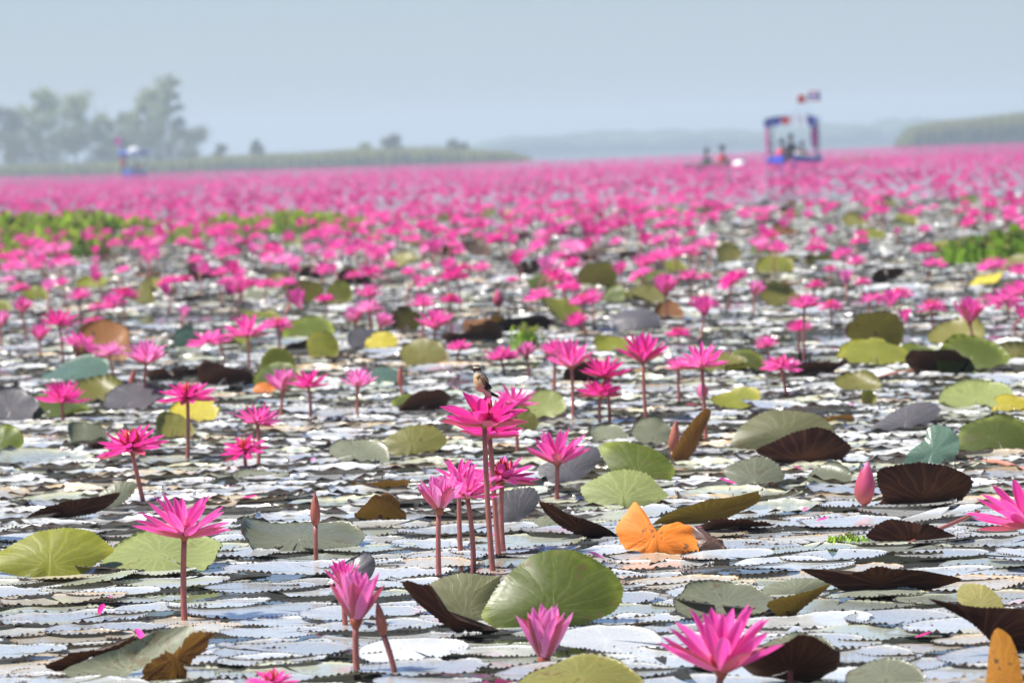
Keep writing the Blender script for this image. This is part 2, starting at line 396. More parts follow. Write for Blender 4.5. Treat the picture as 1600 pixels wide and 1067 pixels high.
ALLF = []      # (px,py,object) to label the rest of the field by
def flower(cx, cy, w, kind, base=None, label=None, mat='petal', tilt=(0, 0), pale=False, hero=True, seed=0, sepals=True):
    """bloom junction at pixel (cx,cy), bloom width w pixels, stem foot at pixel base"""
    if base is None: base = (cx + (seed % 7 - 3), cy + w * .75)
    P0 = ground(*base); s = P0.y / FPX
    P1 = at_depth(cx, cy, P0.y)
    e0 = KIND[kind][0][1]
    root = empty("water_lily", P0)
    tag(root, label, "water lily", "pink water lilies standing above the pads")
    L = (w * s / 2) / max(.5, math.cos(R_(e0)))
    if kind == 'shut': L = w * s * 1.55
    if kind == 'tulip': L = w * s * 1.02
    top = P1 - P0
    st = MB(); d = Vector((0, 0, -.06))
    rr = min(.0075, .0052 + .012 * L)
    cur = stem_curve(d, top, ((seed % 5 - 2) * .004, 0, 0))
    st.tube(cur, [rr * (1.12 - .22 * i / 7) for i in range(8)], 10)
    st.build("stem", M['stem_pale' if pale else 'stem'], root)
    HM = Matrix.Translation(top) @ Euler((R_(tilt[1]), R_(tilt[0]), 0)).to_matrix().to_4x4()
    for wi, rw, bd, mt in petal_mats(kind, L, seed * 13 + 5):
        mm = mat if wi < 2 or mat != 'petal' else 'petal'
        link("petal", PMESH(mm, bd, rw), root, HM @ mt)
    if sepals:
        for i in range(4):
            a = i * math.pi / 2 + seed; e = R_(e0 - 9 + (seed * 7 + i * 5) % 9)
            mt = Matrix.Rotation(a, 4, 'Z') @ Matrix.Rotation(e, 4, 'X') @ Matrix.Diagonal((L * .95, L * .95, L * .95, 1))
            link("sepal", PMESH('sepal', KIND[kind][0][4], KIND[kind][0][3] * 1.05), root, HM @ Matrix.Translation((0, 0, -.004)) @ mt)
    if kind in ('flat', 'open', 'broad', 'vee'):
        global ST_MESH
        if ST_MESH is None:
            b = stamen_geo(1.0); ST_MESH = mesh("stamens", b.v, b.f, [M['stamen']])
        link("stamens", ST_MESH, root, HM @ Matrix.Translation((0, 0, L * .05)) @ Matrix.Scale(L * (.32 if kind in ('flat', 'broad') else .2), 4))
    cap = MB(); cap.lathe([(rr * .8, -rr * 1.5), (rr * 1.5, -rr * .3), (rr * 2.0, rr * 1.2), (rr * 1.2, rr * 2.2), (0, rr * 2.4)], 10, HM)
    cap.build("flower_base", M['sepal'], root)
    ALLF.append((cx, cy - w * .2, root)); return root
def bud(cx, ytop, ybot, base, label, mat='bud', wid=.30, pale=False, seed=0):
    P0 = ground(*base); s = P0.y / FPX; P1 = at_depth(cx, ybot, P0.y); h = (ybot - ytop) * s
    root = empty("water_lily_bud", P0); tag(root, label, "flower bud", "closed water lily buds")
    top = P1 - P0; ax = top.copy(); ax = (ax.normalized() * .5 + Vector((0, 0, .5))).normalized()
    st = MB(); rr = .0055; st.tube(stem_curve((0, 0, -.06), top + ax * .004, ((seed % 3 - 1) * .006, 0, 0)), [rr] * 8, 10); st.build("stem", M['stem_pale' if pale else 'stem'], root)
    HM = Matrix.Translation(top) @ ax.to_track_quat('Z', 'Y').to_matrix().to_4x4()
    inner = MB(); prof = [(.08, 0), (.30, .08), (.46, .28), (.44, .5), (.30, .75), (.10, .95), (0.0, 1.0)]
    inner.lathe([(r * h * wid * .92, z * h) for r, z in prof], 12, HM)
    o = inner.build("petal_core", M['petal' if mat != 'bud' else 'bud'], root)
    for i in range(4):                       # four overlapping sepals wrapped round the core
        V = []; F = []; rad = []; an = []; a0 = i * math.pi / 2 + seed
        for r_i in range(9):
            t = r_i / 8; zr = np.interp(t, [p[1] for p in prof], [p[0] for p in prof])
            half = (.95 if t < .6 else .95 * (1 - (t - .6) / .4) ** .8 + .02)
            for j in range(5):
                u = j / 4 * 2 - 1; a = a0 + u * half; rd = (zr + .025) * h * wid * (1 + .03 * (1 - u * u))
                V.append(HM @ Vector((rd * math.cos(a), rd * math.sin(a), t * h * .97))); rad.append(t); an.append(u)
        for r_i in range(8):
            for j in range(4): b = r_i * 5 + j; F.append((b, b + 1, b + 6, b + 5))
        m = mesh("sepal", V, F, [M['bud' if mat == 'bud' else 'sepal']])
        for nm, dd in (("rad", rad), ("ang", an)): m.attributes.new(nm, 'FLOAT', 'POINT').data.foreach_set("value", dd)
        if mat == 'bud' or i != 1: link("sepal", m, root)
    ALLF.append((cx, (ytop + ybot) / 2, root)); return root

# ================================================================== THE SETTING
def water_mat():
    m, nt, out = new_mat("lake_water")
    tc = nt.nodes.new("ShaderNodeTexCoord")
    nz = nt.nodes.new("ShaderNodeTexNoise"); nz.inputs['Scale'].default_value = 5; nz.inputs['Detail'].default_value = 3
    nt.links.new(tc.outputs['Object'], nz.inputs['Vector'])
    b = nt.nodes.new("ShaderNodeBump"); b.inputs['Strength'].default_value = .25; b.inputs['Distance'].default_value = .01
    nt.links.new(nz.outputs[0], b.inputs['Height'])
    p = principled(nt, (.018, .022, .020, 1), .04, .5, b.outputs[0]); p.inputs['IOR'].default_value = 1.33
    nt.links.new(p.outputs[0], out.inputs[0]); return m
wm = mesh("lake_water", [(-4000, -300, 0), (4000, -300, 0), (4000, 7000, 0), (-4000, 7000, 0)], [(0, 1, 2, 3)], [water_mat()])
tag(link("lake_water", wm), "wide lake surface reflecting the pale sky between lily pads", kind="structure")

# ------------------------------------------------------------------ far shore
M['reed'] = leaf_mat("reed_blades", (.48, .54, .09, 1), (.48, .54, .09, 1), .6, .2, .3, 0)
M['reed2'] = leaf_mat("reed_blades_straw", (.64, .56, .14, 1), (.64, .56, .14, 1), .6, .2, .3, 0)
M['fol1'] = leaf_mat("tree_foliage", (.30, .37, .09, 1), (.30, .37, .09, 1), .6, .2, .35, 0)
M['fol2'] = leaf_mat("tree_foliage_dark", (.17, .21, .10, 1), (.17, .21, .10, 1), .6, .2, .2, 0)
M['bark'] = simple("tree_bark", (.16, .13, .10, 1), .9, .1, .4, 2)
M['earth'] = simple("bank_earth", (.12, .12, .05, 1), .95, .1, .4, .5)
M['farwood'] = simple("far_woodland", (.06, .085, .04, 1), .95, .1, .5, .05)

def bank(name, pts, label, depth=40):
    """low mound: pts = (x, y, height) along the shore"""
    V = []; F = []
    for (x, y, h) in pts:
        V += [(x, y, -.4), (x, y + depth * .25, h), (x, y + depth * .8, h * .8), (x, y + depth, -.4)]
    for i in range(len(pts) - 1):
        for j in range(3): a = i * 4 + j; F.append((a, a + 4, a + 5, a + 1))
    return tag(link(name, mesh(name, V, F, [M['earth']])), label, kind="structure")
def reeds(name, x0, x1, y0, hfun, n, label, depth=14, seed=1):
    r = random.Random(seed); V = []; F = []; MI = []
    for i in range(n):
        x = r.uniform(x0, x1); y = y0 + r.random() ** 1.5 * depth; h = hfun(x) * r.uniform(.65, 1.08)
        if h < .15: continue
        w = r.uniform(.10, .28); a = r.uniform(0, 3.14); lean = Vector((r.uniform(-.18, .18), r.uniform(-.18, .18), 0)) * h
        d = Vector((math.cos(a), math.sin(a), 0)) * w / 2; b = Vector((x, y, -.1)); k = len(V)
        V += [b - d * .6, b + d * .6, b + lean * .4 + Vector((0, 0, h * .55)) + d, b + lean * .4 + Vector((0, 0, h * .55)) - d, b + lean + Vector((0, 0, h))]
        F += [(k, k + 1, k + 2), (k, k + 2, k + 3), (k + 3, k + 2, k + 4)]; MI += [1 if r.random() < .4 else 0] * 3
    m = mesh_np(name, np.array([list(v) for v in V]), np.array(F), np.array(MI), [M['reed'], M['reed2']])
    return tag(link(name, m), label, "reeds", kind="stuff")
def X(px, y): return at_depth(px, 260, y).x
bank("bank", [(X(px, 522 * K), 522 * K, h) for px, h in ((-120, .6), (0, .7), (200, .8), (400, .7), (600, .7), (760, .5), (838, -.3))], "low green island bank across the water behind the lilies")
def prof(pts):
    xs = [p[0] for p in pts]; hs = [p[1] for p in pts]
    return lambda x: float(np.interp(x, xs, hs))
def top_h(pts, y): return prof([(X(a, y), at_depth(a, b, y).z) for a, b in pts])
yb_, yr_ = 517 * K, 558 * K
reeds("reeds", X(-60, yb_), X(832, yb_), yb_, top_h(((-60, 258), (60, 254), (240, 250), (330, 242), (480, 236), (560, 230), (680, 229), (800, 235), (826, 243), (838, 250)), yb_), 16000, "pale green reed bed along the island shore", 16, 3)
reeds("reeds", X(1414, yr_), X(1660, yr_), yr_, top_h(((1414, 222), (1432, 196), (1480, 187), (1520, 184), (1600, 175), (1660, 172)), yr_), 12000, "tall green reed bed beside the lily field, beyond the canopied boat", 20, 4)
bank("bank", [(X(px, 562 * K), 562 * K, h) for px, h in ((1425, .3), (1500, .8), (1680, .9))], "low bank under the tall reed bed")
reeds("reeds", X(1288, 186 * K), X(1398, 186 * K), 185 * K, prof([(X(a, 186 * K), b) for a, b in ((1288, .15), (1310, .32), (1360, .34), (1398, .15))]), 900, "thin olive strip of water grass beside the canopied boat", 5, 5)
def far_wood(name, x0, x1, y, hfun, label, seed):
    """a distant wooded shore as one uneven ridge of crowns"""
    r = random.Random(seed); tm = []
    bm = bmesh.new(); bmesh.ops.create_icosphere(bm, subdivisions=2, radius=1); v = np.array([list(q.co) for q in bm.verts]); f = np.array([[q.index for q in t.verts] for t in bm.faces]); bm.free()
    tm.append((v, f, np.zeros(len(f)))); items = []
    x = x0
    while x < x1:
        h = hfun(x) * r.uniform(.8, 1.1)
        for k in range(2):
            items.append((0, npm(Matrix.Translation((x + r.uniform(-8, 8), y + r.uniform(0, 60), h * .42)) @ Matrix.Diagonal((r.uniform(7, 15), r.uniform(6, 10), h * r.uniform(.5, .62), 1)))))
        x += r.uniform(4, 8)
    V, F, MI = merge_np(tm, items)
    V[:, 2] += np.array([noise.noise((a * .25, b * .25, c * .3)) * 1.4 for a, b, c in V])
    return tag(link(name, mesh_np(name, V, F, MI, [M['farwood']])), label, "woodland", kind="stuff")
far_wood("woodland", X(280, 1300 * K), X(1700, 1300 * K), 1300 * K, prof([(X(a, 1300 * K), b) for a, b in ((300, 3.5), (700, 4.5), (860, 7), (1000, 7.5), (1200, 7), (1420, 8), (1700, 8))]), "far blue hazy wooded shore along the horizon", 8)

# ------------------------------------------------------------------ trees on the island
def tree(px, ytop, ybase, wpx, depth, label, seed, dark=False, airy=.5, shrub=False, palm=False):
    depth *= K; r = random.Random(seed); s = depth / FPX; B = at_depth(px, ybase, depth); B.z = .4
    h = at_depth(px, ytop, depth).z - B.z; wr = wpx * s / 2
    root = empty("tree" if not shrub else "shrub", B); tag(root, label, "tree" if not shrub else "shrub", "trees on the island" if not shrub else "shrubs on the island")
    tk = MB(); tips = []
    lean = Vector((r.uniform(-.06, .06) * h, 0, 0)); r0 = max(.14, h * .016)
    trunk = [Vector((0, 0, -.5)) + lean * t + Vector((0, 0, (h * .93 + .5) * t)) + Vector((r.uniform(-.1, .1), r.uniform(-.1, .1), 0)) * (h * .06 if 0 < t < 1 else 0) for t in (0, .2, .4, .6, .8, 1)]
    tk.tube(trunk, [r0 * (1.1 - t) for t in (0, .2, .4, .6, .8, 1)], 7)
    nb = 6 if shrub else 24
    if palm:
        tips = [(trunk[-1], wr)]
    else:
        for i in range(nb):
            t = (.12 if shrub else .28) + (.68 if not shrub else .8) * (i + r.random()) / nb; k = t * 5; i0 = min(4, int(k)); p = trunk[i0].lerp(trunk[i0 + 1], k - i0)
            a = r.uniform(0, 6.28); shape = math.sin(math.pi * min(1, (t - .1) / .95)) ** .6
            ln = wr * shape * r.uniform(.55, 1.0)
            e = p + Vector((math.cos(a) * ln, math.sin(a) * ln, ln * r.uniform(.25, .8)))
            e.z = min(e.z, h)
            tk.tube([p, p.lerp(e, .5) + Vector((0, 0, ln * .08)), e], [r0 * .4 * (1.1 - t), r0 * .28 * (1.1 - t), r0 * .1], 5)
            tips += [(e, wr * (r.uniform(.20, .40) if not shrub else r.uniform(.4, .6))), (p.lerp(e, .55), wr * (r.uniform(.14, .3) if not shrub else .5))]
        tips.append((trunk[-1], wr * .3))
    tk.build("trunk", M['bark'], root)
    V = []; F = []
    for c, cr in tips:
        nleaf = int((85 if not shrub else 240) * (1.2 - airy * .6))
        for _ in range(nleaf):
            if palm:
                a = r.uniform(0, 6.28); q = r.random() ** .6; p = c + Vector((math.cos(a) * cr * q, math.sin(a) * cr * q, cr * (.35 * q - .75 * q * q) + r.uniform(-.1, .1)))
            else:
                while True:
                    q = Vector((r.gauss(0, .5), r.gauss(0, .5), r.gauss(0, .5)))
                    if q.length < 1.7: break
                p = c + Vector((q.x * cr, q.y * cr, q.z * cr * .85))
            sz = r.uniform(.14, .30) * (.7 if shrub or palm else 1); d = Vector((r.gauss(0, 1), r.gauss(0, 1), r.gauss(0, 1))).normalized(); e = d.cross(Vector((r.gauss(0, 1), r.gauss(0, 1), r.gauss(0, 1)))).normalized(); k = len(V)
            V += [p - d * sz, p + e * sz * .5, p + d * sz, p - e * sz * .5]; F += [(k, k + 1, k + 2), (k, k + 2, k + 3)]
    m = mesh_np("crown", np.array([list(v) for v in V]), np.array(F), np.zeros(len(F)), [M['fol2' if dark else 'fol1']])
    link("crown", m, root); return root
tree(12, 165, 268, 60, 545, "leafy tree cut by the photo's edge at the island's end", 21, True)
tree(64, 136, 268, 75, 548, "tall rounded tree with dark top, second in along the island", 22)
tree(118, 146, 268, 78, 552, "broad pale green tree in the middle of the island grove", 23)
tree(163, 182, 268, 60, 556, "lower thin tree in the dip between the two tall groups", 24, False, .9)
tree(232, 136, 268, 72, 548, "tall tree standing close beside the tallest island tree", 25)
tree(266, 112, 268, 52, 544, "tallest slender airy tree rising above the island grove", 26, False, .7)
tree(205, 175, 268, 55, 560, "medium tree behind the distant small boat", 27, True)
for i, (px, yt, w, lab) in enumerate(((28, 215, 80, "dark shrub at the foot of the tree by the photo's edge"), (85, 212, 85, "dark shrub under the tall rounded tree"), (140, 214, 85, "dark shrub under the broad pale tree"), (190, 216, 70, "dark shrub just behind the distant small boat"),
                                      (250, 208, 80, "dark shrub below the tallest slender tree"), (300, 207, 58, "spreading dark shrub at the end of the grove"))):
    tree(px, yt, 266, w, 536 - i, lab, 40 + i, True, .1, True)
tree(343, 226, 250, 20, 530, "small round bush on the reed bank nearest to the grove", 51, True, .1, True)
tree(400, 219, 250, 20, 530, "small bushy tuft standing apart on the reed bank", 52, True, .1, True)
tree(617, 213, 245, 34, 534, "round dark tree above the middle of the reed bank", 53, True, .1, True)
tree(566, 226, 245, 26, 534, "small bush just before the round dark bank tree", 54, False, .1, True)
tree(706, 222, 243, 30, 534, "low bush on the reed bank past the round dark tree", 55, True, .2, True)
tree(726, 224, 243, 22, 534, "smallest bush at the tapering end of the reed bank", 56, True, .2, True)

# ------------------------------------------------------------------ haze
hz = MB(); hz.box((0, 1130, 9.0), (2400, 2300, 20.4))
m, nt, out = new_mat("haze_air"); pv = nt.nodes.new("ShaderNodeVolumePrincipled")
pv.inputs['Color'].default_value = (.76, .90, 1.0, 1); pv.inputs['Density'].default_value = .0009 / K; pv.inputs['Anisotropy'].default_value = 0.2
nt.links.new(pv.outputs[0], out.inputs['Volume'])
HZ = hz.build("haze", m, None, False); tag(HZ, "pale blue haze over the whole lake", kind="stuff")

# ================================================================== BOATS AND PEOPLE
def plain(name, rgb, rough=.5, var=.12, spec=.4): return simple(name, lin(*rgb), rough, spec, var, 3)
M['blue'] = plain("paint_blue", (20, 50, 185)); M['white'] = plain("paint_white", (235, 235, 235)); M['wood'] = plain("boat_wood", (110, 85, 60)); M['grey_metal'] = plain("metal_grey", (120, 125, 135))
M['pinkcloth'] = plain("cloth_pink", (225, 40, 150), .8); M['redcloth'] = plain("cloth_red", (205, 25, 30), .8); M['orangecloth'] = plain("vest_orange", (245, 105, 45), .8); M['bluecloth'] = plain("cloth_blue", (25, 45, 150), .8); M['whitecloth'] = plain("cloth_white", (240, 240, 240), .8); M['darkcloth'] = plain("cloth_dark", (30, 32, 40), .8)
M['skin'] = plain("skin", (170, 115, 85), .6); M['hair'] = plain("hair_dark", (20, 16, 15), .6); M['darkgreen'] = plain("cloth_dark_green", (45, 60, 50), .8); M['straw'] = plain("straw", (225, 215, 190), .8)

def flag(root, pos, w, h, bands, name="flag"):
    """waving cloth on the pole, horizontal bands (material, relative height)"""
    z = pos[2]
    b = MB(); tot = sum(q[1] for q in bands); mats = []
    for mat, hh in bands:
        z1 = z - h * hh / tot; V = []; F = []
        for i in range(9):
            x = pos[0] + w * i / 8; y = pos[1] + .06 * math.sin(i * .9) * w
            V += [(x, y, z - .04 * w * (i / 8) ** 2), (x, y, z1 - .04 * w * (i / 8) ** 2)]
        for i in range(8): F.append((i * 2, i * 2 + 1, i * 2 + 3, i * 2 + 2))
        if mat not in mats: mats.append(mat)
        b.add(V, F, mats.index(mat)); z = z1
    return b.build(name, [M[q] for q in mats], root)

def hull(root, L, w, h, mat, name="hull", bow=.45):
    """open long-tail boat hull, length along y, bow towards -y"""
    b = MB(); n = 14; rows = []
    for i in range(n + 1):
        t = i / n; y = -L / 2 + L * t
        ww = w / 2 * (min(1, .18 + 1.9 * t) if t < .43 else 1) * (1 - .25 * max(0, t - .8) / .2)
        zt = h + bow * max(0, (.3 - t) / .3) ** 2; zb = -.12 + .5 * bow * max(0, (.25 - t) / .25) ** 2
        rows.append([(-ww, y, zt), (-ww * .96, y, zt * .5), (-ww * .65, y, zb), (ww * .65, y, zb), (ww * .96, y, zt * .5), (ww, y, zt), (ww - .05, y, zt), (ww * .6 - .03, y, zb + .08), (-ww * .6 + .03, y, zb + .08), (-ww + .05, y, zt)])
    V = [p for r in rows for p in r]; F = []; k = 10
    for i in range(n):
        for j in range(k): F.append((i * k + j, i * k + (j + 1) % k, (i + 1) * k + (j + 1) % k, (i + 1) * k + j))
    F += [tuple(range(k)), tuple(range(n * k, n * k + k))[::-1]]
    b.add(V, F); return b.build(name, mat, root)

def person(loc, rz, label, top, trousers='darkcloth', hat=None, vest=None, arm=0.3, scale=1.0):
    """seated figure grown with the Skin modifier; colours follow the clothing"""
    J = [(0, 0, .12), (0, .01, .30), (0, .02, .48), (0, .0, .60), (0, -.02, .68), (0, -.035, .79), (0, -.03, .89),           # pelvis..head
         (.17, 0, .54), (.21, -.08, .34), (.17, -.26, .26 + arm * .3), (.14, -.33, .27 + arm * .38), (-.17, 0, .54), (-.21, -.08, .34), (-.17, -.26, .26 + arm * .2), (-.14, -.33, .27 + arm * .25),
         (.09, -.03, .11), (.12, -.40, .15), (.12, -.44, -.22), (.12, -.54, -.26), (-.09, -.03, .11), (-.12, -.40, .15), (-.12, -.44, -.22), (-.12, -.54, -.26)]
    E = [(0, 1), (1, 2), (2, 3), (3, 4), (4, 5), (5, 6), (2, 7), (7, 8), (8, 9), (9, 10), (2, 11), (11, 12), (12, 13), (13, 14), (0, 15), (15, 16), (16, 17), (17, 18), (0, 19), (19, 20), (20, 21), (21, 22)]
    RD = [.13, .125, .145, .07, .055, .088, .075, .065, .05, .042, .035, .065, .05, .042, .035, .085, .07, .05, .035, .085, .07, .05, .035]
    me = bpy.data.meshes.new("skin_base"); me.from_pydata(J, E, []); o = bpy.data.objects.new("tmp", me); COL.objects.link(o)
    md = o.modifiers.new("s", 'SKIN'); sv = me.skin_vertices[0].data
    for i, q in enumerate(RD): sv[i].radius = (q, q * (.8 if i < 3 else 1))
    sv[0].use_root = True
    ss = o.modifiers.new("u", 'SUBSURF'); ss.levels = 1; ss.render_levels = 1
    dg = bpy.context.evaluated_depsgraph_get(); bm_ = bpy.data.meshes.new_from_object(o.evaluated_get(dg)); bpy.data.objects.remove(o)
    bm_.materials.clear()
    for q in (top, trousers, 'skin'): bm_.materials.append(M[q])
    for p in bm_.polygons:
        c = p.center
        p.material_index = 2 if c.z > .635 or (c.y < -.2 and c.z > .24 and abs(c.x) > .1) else (1 if c.z < .2 else 0); p.use_smooth = True
    root = empty("person", loc, rz); root.scale = (scale,) * 3; tag(root, label, "person", "people riding in the boats")
    link("body", bm_, root)
    hb = MB(); hb.lathe([(.098, .84), (.106, .90), (.095, .96), (.05, 1.0), (0, 1.005)], 12, Matrix.Translation((0, -.015, -.005)))
    hb.build("hair", M['hair'], root)
    if vest:
        vb = MB(); vb.lathe([(.135, .20), (.175, .24), (.185, .42), (.17, .53), (.10, .585), (.085, .56), (.15, .5), (.16, .26), (.13, .21)], 14, None, 0, .82)
        vb.build("life_vest", M[vest], root)
    if hat:
        q = MB(); q.lathe([(.23, .915), (.235, .925), (.115, .945), (.11, 1.02), (.05, 1.05), (0, 1.05)], 14, Matrix.Translation((0, -.02, 0))); q.build("hat", M[hat], root)
    return root

# the canopied boat
D = 158 * K; s = D / FPX
B = ground(1240, 262); B.y = D; B.x = at_depth(1240, 262, D).x; B.z = 0
boat = empty("tour_boat", B, R_(-8)); tag(boat, "blue hulled tour boat with striped canopy, pink drape and two flags", "boat", "boats on the lily lake")
hull(boat, 5.6, 2.2, .44, M['blue'], bow=.10)
rim = MB(); rim.tube([(-.95, -1.2, .46), (-.98, 0, .46), (-.98, 2.6, .46)], .035, 6); rim.tube([(.95, -1.2, .46), (.98, 0, .46), (.98, 2.6, .46)], .035, 6); rim.build("gunwale", M['white'], boat)
for sx in (-1, 1):
    for yy in (-.9, .4, 1.6):
        pb = MB(); pb.tube([(sx * .93, yy, .4), (sx * .95, yy, 1.95)], .03, 7); pb.build("post", M['white' if sx > 0 else 'grey_metal'], boat)
cn = MB(); V = []; F = []
for i in range(9):
    for j in range(7):
        u = i / 8 * 2 - 1; V.append((u * 1.08, -1.2 + 3.0 * j / 6, 2.14 - .13 * u * u + .02 * math.sin(j * 2.1 + i)))
for i in range(8):
    for j in range(6): a = i * 7 + j; F.append((a, a + 7, a + 8, a + 1))
cn.add(V, F); cn.add([(x, y, z - .17) for x, y, z in V], [q[::-1] for q in F]); cn.build("canopy", M['bluecloth'], boat)
edge_m = ['bluecloth', 'bluecloth', 'redcloth', 'whitecloth', 'whitecloth', 'bluecloth']
for i, em in enumerate(edge_m):         # swagged valance pieces along the front edge
    V = []; F = []; x0 = -1.06 + i * 2.12 / 6; x1 = x0 + 2.12 / 6
    for k in range(9):
        t = k / 8; x = x0 + (x1 - x0) * t; u = x / 1.08; zt = 2.10 - .13 * u * u + (.10 if em in ('whitecloth', 'bluecloth') and 2 < i < 6 else 0)
        V += [(x, -1.24 - .02 * math.sin(t * 9), zt), (x, -1.25, zt - .22 - .14 * math.sin(math.pi * t) - (.12 if 2 < i < 6 else 0))]
    for k in range(8): F.append((k * 2, k * 2 + 1, k * 2 + 3, k * 2 + 2))
    q = MB(); q.add(V, F); q.build("valance", M[em], boat)
fr = MB(); fr.tube([(-1.0, -1.2, 1.84), (0, -1.2, 1.92), (1.0, -1.2, 1.84)], .045, 6); fr.build("canopy_beam", M['darkcloth'], boat)
dp = MB(); dp.lathe([(.05, .75), (.13, .9), (.17, 1.2), (.14, 1.55), (.06, 1.8)], 10, Matrix.Translation((.98, -1.0, 0))); dp.build("drape", M['pinkcloth'], boat)
dp = MB(); dp.lathe([(.03, .5), (.06, .7), (.08, 1.1), (.05, 1.8)], 8, Matrix.Translation((-.96, -1.0, 0))); dp.build("drape", M['pinkcloth'], boat)
for (x, zt, w, h, bands) in ((.18, 2.98, .36, .34, [('redcloth', 1)]), (.62, 3.12, .52, .40, [('redcloth', 1), ('whitecloth', 1), ('bluecloth', 2), ('whitecloth', 1), ('redcloth', 1)])):
    pb = MB(); pb.tube([(x, 0, 2.0), (x + .04, 0, zt + .05)], .016, 6); pb.build("flag_pole", M['white'], boat)
    flag(boat, (x + .04, 0, zt), w, h, bands)
bn = MB(); bn.box((0, .3, .40), (1.7, .3, .05)); bn.box((0, 1.5, .40), (1.7, .3, .05)); bn.build("bench", M['wood'], boat)
bx = MB(); bx.tube([(.85, -1.9, .50), (.2, -2.0, .60)], .05, 6); bx.build("oar", M['straw'], boat)
def on(b, x, y, z): return b.matrix_basis @ Vector((x, y, z))
person(on(boat, -.42, -.5, .20), R_(10), "passenger in orange life vest sitting inside the canopied boat", 'pinkcloth', vest='orangecloth', hat='straw')
person(on(boat, -.06, -.2, .34), R_(-8), "dark clothed passenger beside the orange vest in the canopied boat", 'darkcloth', scale=1.08)
person(on(boat, .42, -.5, .20), R_(-15), "passenger in red by the pink drape of the canopied boat", 'redcloth', trousers='straw', vest='redcloth', scale=.9)
# the low boat
B2 = ground(1118, 266); B2.z = 0
low = empty("wooden_boat", B2, R_(62)); tag(low, "low open boat carrying two people, without a canopy", "boat", "boats on the lily lake")
hull(low, 2.6, 1.0, .30, M['darkgreen'], bow=.15)
bn = MB(); bn.box((0, -.3, .22), (.9, .25, .04)); bn.box((0, .7, .22), (.9, .25, .04)); bn.build("bench", M['wood'], low)
person(on(low, 0, .38, -.02), R_(-20), "person in dark hat and green top at the low boat's end", 'darkgreen', hat='darkcloth', vest='darkgreen', scale=.92)
person(on(low, .1, -.28, .02), R_(30), "person in red top and wide dark hat in the low boat", 'redcloth', hat='darkcloth', vest='redcloth', scale=.98)
wf = MB(); c = ground(1155, 266); wf.lathe([(.02, -.05), (.26, 0), (.30, .14), (.24, .30), (.12, .38), (0, .40)], 14)
o = wf.build("float", M['white']); o.location = c; tag(o, "white rounded float on the water beside the low boat", "float")
# distant boat on the other side
B3 = ground(210, 277); B3.z = 0
bo = empty("tour_boat", B3, R_(-3)); bo.scale = (1.12, 1.12, 1.12); tag(bo, "small hazy tour boat before the island trees, blue roof and pink flag", "boat", "boats on the lily lake")
hull(bo, 5.0, 1.9, .42, M['blue'])
for sx in (-1, 1):
    for yy in (-.9, 1.4):
        pb = MB(); pb.tube([(sx * .85, yy, .4), (sx * .85, yy, 1.9)], .04, 6); pb.build("post", M['grey_metal'], bo)
q = MB(); q.box((0, .3, 1.92), (2.1, 3.2, .34)); q.build("canopy", M['blue'], bo)
q = MB(); q.lathe([(.05, .6), (.2, .9), (.22, 1.4), (.1, 1.8)], 10, Matrix.Translation((-.75, -1.0, 0))); q.build("drape", M['redcloth'], bo)
q = MB(); q.lathe([(.10, 1.6), (.45, 1.75), (.5, 2.15), (.3, 2.35), (0, 2.4)], 10, Matrix.Translation((.25, -1.45, 0)) @ Matrix.Diagonal((1, .3, 1, 1))); q.build("valance", M['whitecloth'], bo)
pb = MB(); pb.tube([(-1.1, 0, 1.9), (-1.15, 0, 3.2)], .03, 6); pb.build("flag_pole", M['white'], bo); flag(bo, (-1.55, 0, 3.2), .7, .6, [('pinkcloth', 1)])
person(on(bo, .3, .0, .4), 0, "passenger in orange vest in the hazy boat by the trees", 'redcloth', vest='orangecloth', scale=1.1)

